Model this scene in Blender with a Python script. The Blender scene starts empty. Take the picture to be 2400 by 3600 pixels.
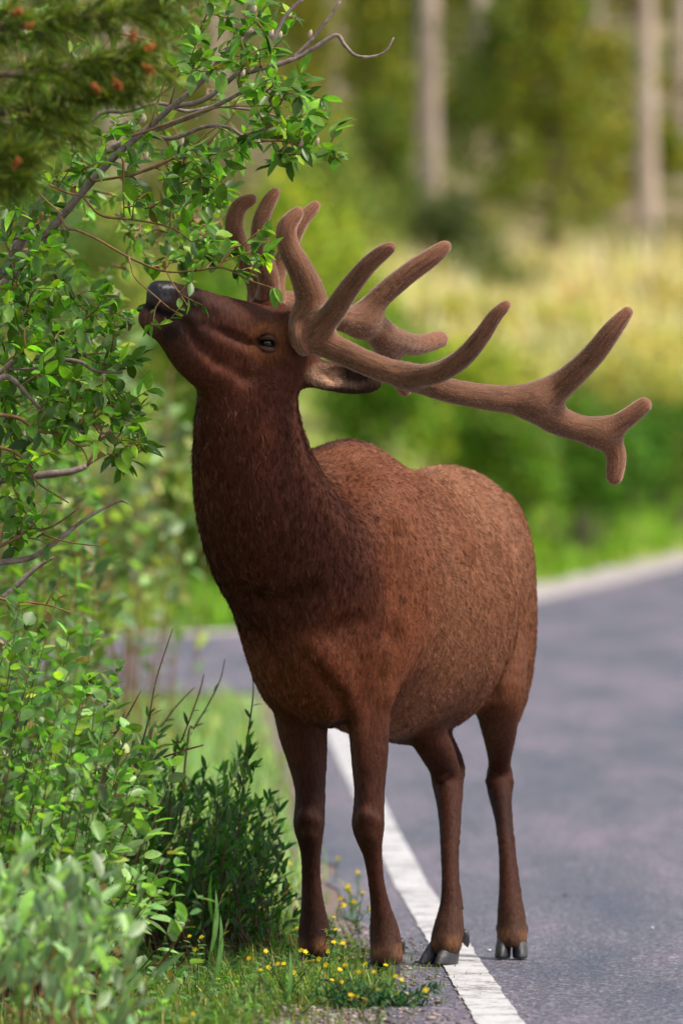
import bpy, math, random
import numpy as np
from mathutils import Matrix, Vector

# ------------------------------------------------------------------ camera, sky, sun
SC = bpy.context.scene
COL = SC.collection
F = 32040.0          # focal length in photo pixels (2400 x 3600 photograph)
H = 1.221            # eye height, metres
def P(px, py, Y):
    return np.array([(px - 1200.0) / F * Y, Y, H - (py - 1800.0) / F * Y])
def M(npx, Y=24.0):
    return npx * Y / F

cam_d = bpy.data.cameras.new('camera')
cam = bpy.data.objects.new('camera', cam_d); COL.objects.link(cam)
cam.location = (0, 0, H); cam.rotation_euler = (math.pi / 2, 0, 0)
cam_d.sensor_fit = 'VERTICAL'; cam_d.sensor_height = 36.0; cam_d.sensor_width = 24.0
cam_d.lens = F / 3600.0 * 36.0
cam_d.clip_start = 0.5; cam_d.clip_end = 2000
cam_d.dof.use_dof = True; cam_d.dof.focus_distance = 23.75; cam_d.dof.aperture_fstop = 4.3
SC.camera = cam

world = bpy.data.worlds.new('World'); SC.world = world; world.use_nodes = True
wn = world.node_tree.nodes; wl = world.node_tree.links
sky = wn.new('ShaderNodeTexSky'); sky.sky_type = 'NISHITA'; sky.sun_disc = False
SUN_EL, SUN_AZ = math.radians(52), math.radians(104)      # azimuth clockwise from +Y
sky.sun_elevation = SUN_EL; sky.sun_rotation = SUN_AZ
sky.air_density = 1.0; sky.dust_density = 1.0; sky.ozone_density = 1.0
bg = wn['Background']; bg.inputs['Strength'].default_value = 0.08
hs = wn.new('ShaderNodeHueSaturation'); hs.inputs['Saturation'].default_value = 0.35      # thin white overcast
wl.new(sky.outputs['Color'], hs.inputs['Color']); wl.new(hs.outputs['Color'], bg.inputs['Color'])

sd = bpy.data.lights.new('sun', 'SUN'); sd.energy = 1.9; sd.angle = math.radians(11); sd.color = (1.0, 0.92, 0.80)
sun = bpy.data.objects.new('sun', sd); COL.objects.link(sun)
sdir = Vector((math.sin(SUN_AZ) * math.cos(SUN_EL), math.cos(SUN_AZ) * math.cos(SUN_EL), math.sin(SUN_EL)))
sun.rotation_euler = sdir.to_track_quat('Z', 'Y').to_euler(); sun.location = (20, 20, 30)

vs = SC.view_settings
vs.view_transform = 'Standard'; vs.look = 'None'; vs.gamma = 1.0; vs.exposure = 1.4; vs.use_curve_mapping = False
SC.cycles.use_denoising = True
SC.cycles.max_bounces = 6; SC.cycles.transparent_max_bounces = 6

rng = np.random.default_rng(7)
random.seed(7)

# ------------------------------------------------------------------ helpers
WLOC = {}
def _finish(o, parent, origin):
    if parent is not None:
        o.parent = parent
        o.location = Vector(origin) - Vector(WLOC[parent.name])
    else:
        o.location = origin
    WLOC[o.name] = tuple(origin)
    return o
def empty(name, loc, label, cat, group=None):
    o = bpy.data.objects.new(name, None); COL.objects.link(o)
    o.location = loc; o.empty_display_size = 0.1; WLOC[o.name] = tuple(loc)
    tag(o, label, cat, group); return o
def tag(o, label=None, cat=None, group=None, kind=None):
    if label: o['label'] = label
    if cat: o['category'] = cat
    if group: o['group'] = group
    if kind: o['kind'] = kind
    return o
def make_mesh(name, V, faces, mat, col=None, smooth=True):
    V = np.asarray(V, np.float32)
    me = bpy.data.meshes.new(name)
    if isinstance(faces, np.ndarray):
        n, k = faces.shape
        me.vertices.add(len(V)); me.vertices.foreach_set('co', V.ravel())
        me.loops.add(n * k); me.loops.foreach_set('vertex_index', faces.astype(np.int32).ravel())
        me.polygons.add(n)
        me.polygons.foreach_set('loop_start', np.arange(0, n * k, k, dtype=np.int32))
        me.polygons.foreach_set('loop_total', np.full(n, k, np.int32))
        me.update(calc_edges=True)
    else:
        me.from_pydata(V.tolist(), [], faces); me.update()
    if smooth:
        me.polygons.foreach_set('use_smooth', np.ones(len(me.polygons), bool))
    if col is not None:
        a = me.attributes.new('Col', 'FLOAT_COLOR', 'POINT')
        c = np.ones((len(V), 4), np.float32); c[:, :3] = col
        a.data.foreach_set('color', c.ravel())
    if mat: me.materials.append(mat)
    return me
def obj(name, V, faces, mat, parent=None, col=None, smooth=True, origin=None):
    V = np.asarray(V, float)
    if origin is None:
        origin = (V.min(0) + V.max(0)) / 2
        if parent is None: origin[2] = V[:, 2].min()
    me = make_mesh(name, V - np.asarray(origin), faces, mat, col, smooth)
    o = bpy.data.objects.new(name, me); COL.objects.link(o)
    return _finish(o, parent, tuple(map(float, origin)))

def tube(pts, rad, n=6, cap=True):
    """tapered tube through pts"""
    pts = np.asarray(pts, float); rad = np.asarray(rad, float)
    if rad.ndim == 0: rad = np.full(len(pts), float(rad))
    T = np.gradient(pts, axis=0); T /= np.linalg.norm(T, axis=1)[:, None] + 1e-9
    ref = np.array([0.31, 0.9, 0.2]) if abs(T[0] @ np.array([0.31, 0.9, 0.2])) < 0.85 else np.array([1.0, 0, 0])
    u = np.cross(T, ref); u /= np.linalg.norm(u, axis=1)[:, None] + 1e-9
    v = np.cross(T, u)
    a = np.linspace(0, 2 * np.pi, n, endpoint=False)
    V = (pts[:, None] + rad[:, None, None] * (np.cos(a)[None, :, None] * u[:, None] + np.sin(a)[None, :, None] * v[:, None])).reshape(-1, 3)
    k = len(pts); i = np.arange(k - 1)[:, None]; j = np.arange(n)[None]
    q = np.stack([i * n + j, i * n + (j + 1) % n, (i + 1) * n + (j + 1) % n, (i + 1) * n + j], -1).reshape(-1, 4)
    tri = np.concatenate([q[:, [0, 1, 2]], q[:, [0, 2, 3]]])
    if cap:
        V = np.concatenate([V, pts[:1], pts[-1:]]); m = len(V)
        jj = np.arange(n)
        tri = np.concatenate([tri, np.stack([np.full(n, m - 2), (jj + 1) % n, jj], -1),
                              np.stack([np.full(n, m - 1), (k - 1) * n + jj, (k - 1) * n + (jj + 1) % n], -1)])
    return V, tri
def merge(parts):
    Vs, Fs, off = [], [], 0
    for V, f in parts:
        Vs.append(V); Fs.append(f + off); off += len(V)
    return np.concatenate(Vs), np.concatenate(Fs)
def spline(pts, n):
    """Catmull-Rom resample"""
    p = np.asarray(pts, float)
    if len(p) == 2: return p[0] + (p[1] - p[0]) * np.linspace(0, 1, n)[:, None]
    q = np.concatenate([[2 * p[0] - p[1]], p, [2 * p[-1] - p[-2]]])
    t = np.linspace(0, len(p) - 1 - 1e-6, n); i = t.astype(int); f = (t - i)[:, None]
    a, b, c, d = q[i], q[i + 1], q[i + 2], q[i + 3]
    return 0.5 * (2 * b + (c - a) * f + (2 * a - 5 * b + 4 * c - d) * f**2 + (3 * b - a - 3 * c + d) * f**3)
def unit(v):
    v = np.asarray(v, float); return v / (np.linalg.norm(v, axis=-1, keepdims=True) + 1e-12)

# ------------------------------------------------------------------ materials
def new_mat(name):
    m = bpy.data.materials.new(name); m.use_nodes = True
    nt = m.node_tree; return m, nt.nodes, nt.links, nt.nodes['Principled BSDF']
def N(nodes, t, **kw):
    n = nodes.new(t)
    for k, v in kw.items(): setattr(n, k, v)
    return n
def ramp(nodes, stops):
    r = nodes.new('ShaderNodeValToRGB'); e = r.color_ramp.elements
    while len(e) < len(stops): e.new(0.5)
    for el, (p, c) in zip(e, stops): el.position = p; el.color = (*c, 1)
    return r
def noise(nodes, links, scale, detail=4, rough=0.6, vec=None, dist=0.0):
    n = nodes.new('ShaderNodeTexNoise'); n.inputs['Scale'].default_value = scale
    n.inputs['Detail'].default_value = detail; n.inputs['Roughness'].default_value = rough; n.inputs['Distortion'].default_value = dist
    if vec is not None: links.new(vec, n.inputs['Vector'])
    return n
def mat_noise(name, stops, scale, rough=0.8, bump=0.0, bscale=None, spec=0.3, detail=5, stretch=None, world_pos=True):
    m, n, l, b = new_mat(name)
    if world_pos:
        g = n.new('ShaderNodeNewGeometry'); vec = g.outputs['Position']
    else:
        g = n.new('ShaderNodeTexCoord'); vec = g.outputs['Object']
    if stretch:
        mp = n.new('ShaderNodeMapping'); mp.inputs['Scale'].default_value = stretch; l.new(vec, mp.inputs['Vector']); vec = mp.outputs['Vector']
    t = noise(n, l, scale, detail, 0.65, vec)
    r = ramp(n, stops); l.new(t.outputs['Fac'], r.inputs['Fac']); l.new(r.outputs['Color'], b.inputs['Base Color'])
    b.inputs['Roughness'].default_value = rough; b.inputs['Specular IOR Level'].default_value = spec
    if bump:
        t2 = noise(n, l, bscale or scale * 3, 3, 0.6, vec)
        bp = n.new('ShaderNodeBump'); bp.inputs['Strength'].default_value = 1.0; bp.inputs['Distance'].default_value = bump
        l.new(t2.outputs['Fac'], bp.inputs['Height']); l.new(bp.outputs['Normal'], b.inputs['Normal'])
    return m
def mat_leaf(name, rough=0.42, spec=0.5, trans=0.35, tint=(0.9, 1.15, 0.3), under=(1.35, 1.3, 1.5)):
    """leaf: colour from the Col attribute, paler underside, light shining through"""
    m, n, l, b = new_mat(name)
    at = N(n, 'ShaderNodeAttribute', attribute_name='Col')
    g = n.new('ShaderNodeNewGeometry')
    mul = N(n, 'ShaderNodeMix', data_type='RGBA', blend_type='MULTIPLY'); mul.inputs[0].default_value = 1
    l.new(at.outputs['Color'], mul.inputs[6]); mul.inputs[7].default_value = (*under, 1)
    mx = N(n, 'ShaderNodeMix', data_type='RGBA'); l.new(g.outputs['Backfacing'], mx.inputs[0])
    l.new(at.outputs['Color'], mx.inputs[6]); l.new(mul.outputs[2], mx.inputs[7])
    nz = noise(n, l, 60, 3, 0.6, g.outputs['Position'])
    br = N(n, 'ShaderNodeMapRange'); br.inputs[1].default_value = 0.3; br.inputs[2].default_value = 0.7; br.inputs[3].default_value = 0.78; br.inputs[4].default_value = 1.2
    l.new(nz.outputs['Fac'], br.inputs[0])
    m3 = N(n, 'ShaderNodeMix', data_type='RGBA', blend_type='MULTIPLY'); m3.inputs[0].default_value = 1
    l.new(mx.outputs[2], m3.inputs[6]); l.new(br.outputs[0], m3.inputs[7])
    l.new(m3.outputs[2], b.inputs['Base Color'])
    b.inputs['Roughness'].default_value = rough; b.inputs['Specular IOR Level'].default_value = spec
    tr = n.new('ShaderNodeBsdfTranslucent')
    m2 = N(n, 'ShaderNodeMix', data_type='RGBA', blend_type='MULTIPLY'); m2.inputs[0].default_value = 1
    l.new(m3.outputs[2], m2.inputs[6]); m2.inputs[7].default_value = (*[c * 1.6 for c in tint], 1); l.new(m2.outputs[2], tr.inputs['Color'])
    ms = n.new('ShaderNodeMixShader'); ms.inputs[0].default_value = trans
    l.new(b.outputs[0], ms.inputs[1]); l.new(tr.outputs[0], ms.inputs[2])
    l.new(ms.outputs[0], n['Material Output'].inputs['Surface'])
    return m
def mat_attr(name, rough=0.7, spec=0.3):
    m, n, l, b = new_mat(name)
    at = N(n, 'ShaderNodeAttribute', attribute_name='Col'); l.new(at.outputs['Color'], b.inputs['Base Color'])
    b.inputs['Roughness'].default_value = rough; b.inputs['Specular IOR Level'].default_value = spec
    return m
# ------------------------------------------------------------------ terrain, road
def base_z(Y): return np.maximum(Y - 30.0, 0) * .0132
_ex = np.array([-200, -6, -1.7, 0, 1.6, 3.44, 4.6, 60]); _ey = np.array([59.5, 59.5, 60, 63, 76, 92, 102, 102.])
def far_edge(x): return np.interp(x, _ex, _ey)
def edge_x(Y): return np.interp(Y, [60, 63, 76, 92, 102], [-1.7, 0, 1.6, 3.44, 4.6])
def terr(x, Y):
    x, Y = np.broadcast_arrays(np.asarray(x, float), np.asarray(Y, float)); E = far_edge(x)
    zE = base_z(E); t = np.clip((Y - E) / (115 - E), 0, 1)
    z = np.where(Y < E, base_z(Y), zE + (3.9 - zE) * t**1.15)
    z = np.where(Y > 115, 3.9 + .17 * (Y - 115), z)
    b = np.clip((Y - E - 1) / 6, 0, 1)
    return z + b * (.12 * np.sin(1.7 * x + .4 * Y) + .08 * np.sin(3.1 * x - .7 * Y))
def gpt(px, py):
    """where the ray through a photo pixel meets the gently rising road"""
    s = (py - 1800.0) / F; Y = H / s
    if Y > 30: Y = (H + 30 * .0132) / (s + .0132)
    return np.array([(px - 1200) / F * Y, Y])
def sheet(name, X, Yv, Z, mat, kind='structure', **kw):
    nr, nc = X.shape
    V = np.stack([X, Yv, Z], -1).reshape(-1, 3)
    i = np.arange(nr - 1)[:, None]; j = np.arange(nc - 1)[None]
    q = np.stack([i * nc + j, i * nc + j + 1, (i + 1) * nc + j + 1, (i + 1) * nc + j], -1).reshape(-1, 4)
    o = obj(name, V, q, mat, **kw)
    return tag(o, kind=kind)

# ground: soil under grass near the road, meadow and forest floor behind
m_ground, n, l, b = new_mat('ground_soil')
g = n.new('ShaderNodeNewGeometry'); sp = n.new('ShaderNodeSeparateXYZ'); l.new(g.outputs['Position'], sp.inputs[0])
t1 = noise(n, l, 1.1, 5, .6, g.outputs['Position']); t2 = noise(n, l, 30, 5, .7, g.outputs['Position'])
near = ramp(n, [(.32, (.035, .055, .014)), (.5, (.06, .105, .022)), (.66, (.12, .105, .06)), (.8, (.20, .15, .11))]); l.new(t2.outputs['Fac'], near.inputs[0])
mead = ramp(n, [(.35, (.10, .20, .018)), (.5, (.19, .26, .035)), (.62, (.36, .33, .13)), (.75, (.46, .38, .22))]); l.new(t1.outputs['Fac'], mead.inputs[0])
forest = ramp(n, [(.34, (.06, .07, .015)), (.48, (.13, .125, .04)), (.6, (.26, .20, .13)), (.72, (.42, .31, .25))]); l.new(t1.outputs['Fac'], forest.inputs[0])
def band(a, b_):
    r = N(n, 'ShaderNodeMapRange'); r.inputs[1].default_value = a; r.inputs[2].default_value = b_; l.new(sp.outputs[1], r.inputs[0]); return r.outputs[0]
mA = N(n, 'ShaderNodeMix', data_type='RGBA'); l.new(band(46, 60), mA.inputs[0]); l.new(near.outputs[0], mA.inputs[6]); l.new(mead.outputs[0], mA.inputs[7])
mB = N(n, 'ShaderNodeMix', data_type='RGBA'); l.new(band(112, 119), mB.inputs[0]); l.new(mA.outputs[2], mB.inputs[6]); l.new(forest.outputs[0], mB.inputs[7])
l.new(mB.outputs[2], b.inputs['Base Color']); b.inputs['Roughness'].default_value = .95; b.inputs['Specular IOR Level'].default_value = .1
bp = n.new('ShaderNodeBump'); bp.inputs['Distance'].default_value = .02; l.new(t2.outputs['Fac'], bp.inputs['Height']); l.new(bp.outputs['Normal'], b.inputs['Normal'])
xs = np.concatenate([[-400, -200, -100, -60, -40, -25, -15, -10], np.arange(-8, 8.01, .4), [10, 15, 25, 40, 60, 100, 200, 400]])
ys_ = np.concatenate([[-300, -100, -40, -15], np.arange(-5, 55, 2.5), np.arange(55, 160, 1.0), [170, 185, 200, 240, 300, 400, 600]])
X, Yv = np.meshgrid(xs, ys_)
Zg = terr(X, np.minimum(Yv, 300)) - .010
sheet('ground', X, Yv, Zg, m_ground)

# asphalt
m_road, n, l, b = new_mat('asphalt')
g = n.new('ShaderNodeNewGeometry')
v1 = n.new('ShaderNodeTexVoronoi'); v1.inputs['Scale'].default_value = 115; l.new(g.outputs['Position'], v1.inputs['Vector'])
mp = n.new('ShaderNodeMapping'); mp.inputs['Scale'].default_value = (.9, .12, 1); l.new(g.outputs['Position'], mp.inputs['Vector'])
t1 = noise(n, l, 2.2, 5, .65, mp.outputs['Vector'])
r1 = ramp(n, [(.0, (.028, .027, .034)), (.45, (.068, .066, .082)), (.8, (.118, .113, .138)), (1, (.36, .34, .37))])
sx = n.new('ShaderNodeSeparateColor'); l.new(v1.outputs['Color'], sx.inputs[0]); l.new(sx.outputs[0], r1.inputs[0])
r2 = ramp(n, [(.3, (.52, .62, .80)), (.48, (.95, .95, 1.04)), (.62, (1.5, 1.28, 1.40)), (.75, (1.1, .98, 1.1))]); l.new(t1.outputs['Fac'], r2.inputs[0])
mu = N(n, 'ShaderNodeMix', data_type='RGBA', blend_type='MULTIPLY'); mu.inputs[0].default_value = 1; l.new(r1.outputs[0], mu.inputs[6]); l.new(r2.outputs[0], mu.inputs[7])
l.new(mu.outputs[2], b.inputs['Base Color']); b.inputs['Roughness'].default_value = .55; b.inputs['Specular IOR Level'].default_value = .5
bp = n.new('ShaderNodeBump'); bp.inputs['Distance'].default_value = .004; bp.inputs['Strength'].default_value = .8; l.new(v1.outputs['Distance'], bp.inputs['Height']); l.new(bp.outputs['Normal'], b.inputs['Normal'])

lp = np.array([gpt(1739, 3600), gpt(1614, 3382), gpt(1407, 2982), gpt(1163, 2554)])
_cf = np.polyfit(lp[:, 1], lp[:, 0], 1)
def line_x(Y):
    Y = np.asarray(Y, float)
    return _cf[0] * Y + _cf[1] 
Yr = np.concatenate([np.arange(-10, 18, 2.0), np.arange(18, 49, .5), [49.0]])
rag = .02 * np.sin(Yr * 3.1) + .015 * np.sin(Yr * 7.7 + 1)
Lx = line_x(Yr) - .25 + rag
tt = np.linspace(0, 1, 14) ** 1.5
Xr = Lx[:, None] + (40 - Lx[:, None]) * tt[None]; Yr2 = np.repeat(Yr[:, None], 14, 1)
sheet('road', Xr, Yr2, base_z(Yr2), m_road)
Yq = np.arange(49, 60.01, 1.0); Xq = np.concatenate([[-200, -60, -20], np.arange(-8, 8.1, 1), [20, 40]])
X, Yv = np.meshgrid(Xq, Yq); sheet('side_road', X, Yv, base_z(Yv), m_road)
Yq = np.arange(60, 102.1, 1.0); ex = edge_x(Yq)
X = ex[:, None] + (40 - ex[:, None]) * tt[None]; Yv = np.repeat(Yq[:, None], 14, 1); sheet('far_road', X, Yv, base_z(Yv), m_road)

# pale gravel shoulder with a low concrete kerb at the outer edge of the bend
m_pale = mat_noise('pale_gravel', [(.3, (.30, .26, .26)), (.6, (.46, .41, .41)), (.8, (.6, .55, .54))], 6, .9, .01, 60, .1)
Yq = np.arange(60, 102.1, 1.0); ex = edge_x(Yq)
X = np.stack([ex - .05, ex + .30, ex + .62], 1); Yv = np.repeat(Yq[:, None], 3, 1)
sheet('gravel_shoulder', X, Yv, base_z(Yv) + .006, m_pale)
Xq = np.concatenate([np.arange(-30, -1.6, .6), [-1.7]]); X = np.stack([Xq, Xq, Xq], 1); Yv = np.stack([np.full(len(Xq), 57.5), np.full(len(Xq), 59), np.full(len(Xq), 60.2)], 1)
m_tan = mat_noise('tan_gravel', [(.3, (.26, .17, .11)), (.6, (.40, .28, .2)), (.8, (.52, .4, .32))], 5, .9, .01, 60, .1)
sheet('tan_shoulder', X[:, ::-1], Yv[:, ::-1], base_z(Yv[:, ::-1]) + .006, m_tan)

# shoulder of soil and grit between the asphalt and the grass
m_soil = mat_noise('grit_soil', [(.3, (.10, .075, .065)), (.5, (.22, .165, .15)), (.68, (.34, .26, .235)), (.8, (.46, .38, .35))], 70, .95, .008, 160, .1)
Ys = np.arange(15, 49, .25); w1 = .30 + .07 * np.sin(Ys * 2.3) + .05 * np.sin(Ys * 5.1 + 2)
Lx2 = line_x(Ys) - .25
X = np.stack([Lx2 - w1, Lx2 - w1 * .5, Lx2 + .05], 1); Yv = np.repeat(Ys[:, None], 3, 1)
sheet('soil_shoulder', X, Yv, base_z(Yv) - .005, m_soil)

# painted edge line
m_paint, n, l, b = new_mat('road_paint')
g = n.new('ShaderNodeNewGeometry'); t1 = noise(n, l, 55, 6, .75, g.outputs['Position']); t2 = noise(n, l, 7, 4, .6, g.outputs['Position'])
ad = N(n, 'ShaderNodeMath', operation='ADD'); l.new(t1.outputs['Fac'], ad.inputs[0]); l.new(t2.outputs['Fac'], ad.inputs[1])
r1 = ramp(n, [(.41, (.11, .10, .11)), (.45, (.30, .285, .29)), (.50, (.52, .50, .51)), (.7, (.63, .62, .63))])
hf = N(n, 'ShaderNodeMath', operation='MULTIPLY'); hf.inputs[1].default_value = .5; l.new(ad.outputs[0], hf.inputs[0]); l.new(hf.outputs[0], r1.inputs[0])
l.new(r1.outputs[0], b.inputs['Base Color']); b.inputs['Roughness'].default_value = .6
bp = n.new('ShaderNodeBump'); bp.inputs['Distance'].default_value = .003; l.new(t1.outputs['Fac'], bp.inputs['Height']); l.new(bp.outputs['Normal'], b.inputs['Normal'])
Yl = np.concatenate([np.arange(-10, 18, 1.0), np.arange(18, 30, .04), np.arange(30, 46.6, .4)])
lx = line_x(Yl)
sm = np.ones(5) / 5; jl = np.convolve(rng.normal(0, .0042, len(Yl)), sm, 'same') + rng.normal(0, .0008, len(Yl)); jr = np.convolve(rng.normal(0, .0042, len(Yl)), sm, 'same') + rng.normal(0, .0008, len(Yl))
X = np.stack([lx - .055 + jl, lx, lx + .055 + jr], 1); Yv = np.repeat(Yl[:, None], 3, 1)
tag(sheet('edge_line', X, Yv, base_z(Yv) + .004, m_paint), kind='structure')

# loose grit along the pavement edge
def pebbles(name, cx, cy, cz, r, mat, cols):
    t = (1 + 5 ** .5) / 2
    iv = unit(np.array([(-1, t, 0), (1, t, 0), (-1, -t, 0), (1, -t, 0), (0, -1, t), (0, 1, t), (0, -1, -t), (0, 1, -t), (t, 0, -1), (t, 0, 1), (-t, 0, -1), (-t, 0, 1)], float))
    jf = np.array([(0, 11, 5), (0, 5, 1), (0, 1, 7), (0, 7, 10), (0, 10, 11), (1, 5, 9), (5, 11, 4), (11, 10, 2), (10, 7, 6), (7, 1, 8), (3, 9, 4), (3, 4, 2), (3, 2, 6), (3, 6, 8), (3, 8, 9), (4, 9, 5), (2, 4, 11), (6, 2, 10), (8, 6, 7), (9, 8, 1)])
    n_ = len(cx)
    V = iv[None] * r[:, None, None] * rng.uniform(.6, 1.25, (n_, 12, 1)) * np.array([1.15, 1, .6]) + np.stack([cx, cy, cz], 1)[:, None]
    Fq = (jf[None] + 12 * np.arange(n_)[:, None, None]).reshape(-1, 3)
    return V.reshape(-1, 3), Fq, np.repeat(cols, 12, 0)
m_attr = mat_attr('stone_grit', .85, .2)
npb = 5200
py_ = rng.uniform(19.5, 27, npb); px_ = line_x(py_) - .25 + rng.normal(-.10, .11, npb)
rr = rng.gamma(3, .0011, npb) + .0012
gc = np.array([.20, .16, .15]) * rng.uniform(.45, 2.0, (npb, 1)) * (1 + rng.normal(0, .08, (npb, 3)))
V_, F_, c_ = pebbles('grit', px_, py_, np.where(px_ > line_x(py_) - .25, 0, -.005) + rr * .3, rr, m_attr, gc)
tag(obj('grit', V_, F_, m_attr, col=c_, smooth=False), 'loose grit along the edge of the asphalt', None, kind='stuff')
for i, (qx, qy, rr_, lab) in enumerate([(2077, 3063, .011, 'round pale stone lying on the asphalt away from the line'), (1718, 3345, .007, 'small pale stone chip beside the hind hoof on the asphalt'),
                                        (2290, 3267, .008, 'flat whitish stone chip on the open asphalt'), (1985, 3150, .006, 'tiny dark reddish stone on the open asphalt')]):
    gx, gy = gpt(qx, qy)
    V_, F_, c_ = pebbles('s', np.array([gx]), np.array([gy]), np.array([rr_ * .5]), np.array([rr_]), m_attr, np.array([[.10, .06, .06]] if i == 3 else [[.62, .58, .56]]))
    tag(obj('pebble', V_, F_, m_attr, col=c_), lab, 'pebble', 'pebbles on the road')
# ------------------------------------------------------------------ leaves
def leaf_template(curl=.12, fold=.22, w=.23, tipw=1.0):
    """a folded, curling elliptical blade; w is half the width over the length"""
    s = np.array([0, .12, .32, .55, .78, 1.0]); wd = np.array([0, .58, .95, 1.0, .66 * tipw, 0]) * w
    mid = np.stack([s, 0 * s, -curl * s**2], 1)
    V = [mid[0]]
    for i in (1, 2, 3, 4):
        V += [mid[i] + [0, wd[i], fold * wd[i]], mid[i], mid[i] + [0, -wd[i], fold * wd[i]]]
    V.append(mid[5]); V = np.array(V)
    Fq = [(0, 2, 1), (0, 3, 2)]
    for a in (1, 4, 7): Fq += [(a, a + 1, a + 4), (a, a + 4, a + 3), (a + 1, a + 2, a + 5), (a + 1, a + 5, a + 4)]
    Fq += [(10, 11, 13), (11, 12, 13)]
    return V, np.array(Fq)
def frames(d, up):
    d = unit(d); s = unit(np.cross(up, d)); n_ = np.cross(d, s); return np.stack([d, s, n_], -1)   # columns
def leaf_mesh(pos, R, L, col, tmpl):
    V, Fq = tmpl; n_ = len(pos)
    W = np.einsum('nij,kj->nki', R, V) * np.asarray(L)[:, None, None] + np.asarray(pos)[:, None]
    Fa = (Fq[None] + len(V) * np.arange(n_)[:, None, None]).reshape(-1, 3)
    return W.reshape(-1, 3), Fa, np.repeat(np.asarray(col), len(V), 0)
m_leaf = mat_leaf('willow_leaf')
m_leaf_far = mat_leaf('far_leaf', .6, .3, .35)
m_bark = mat_noise('willow_bark', [(.3, (.12, .08, .065)), (.5, (.23, .165, .14)), (.7, (.38, .29, .26))], 45, .75, .001, 120, .3)
m_twig = mat_noise('willow_twig', [(.3, (.10, .045, .018)), (.5, (.20, .10, .035)), (.7, (.30, .17, .06))], 30, .6, 0, None, .4)
m_stem = mat_noise('red_stem', [(.3, (.045, .012, .008)), (.5, (.085, .024, .014)), (.7, (.14, .05, .025))], 30, .55, 0, None, .4)
def leafcol(n_, base, var=.28, yel=.15, r=rng):
    c = np.array(base)[None] * np.exp(r.normal(0, var, (n_, 1))) * (1 + r.normal(0, .06, (n_, 3)))
    y = r.random(n_) < yel; c[y] = c[y] * np.array([1.9, 1.3, .9])
    d_ = r.random(n_) < .025; c[d_] = np.array([.26, .17, .045]) * r.uniform(.5, 1.2, (d_.sum(), 1))
    return np.clip(c, .004, .8)
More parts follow.
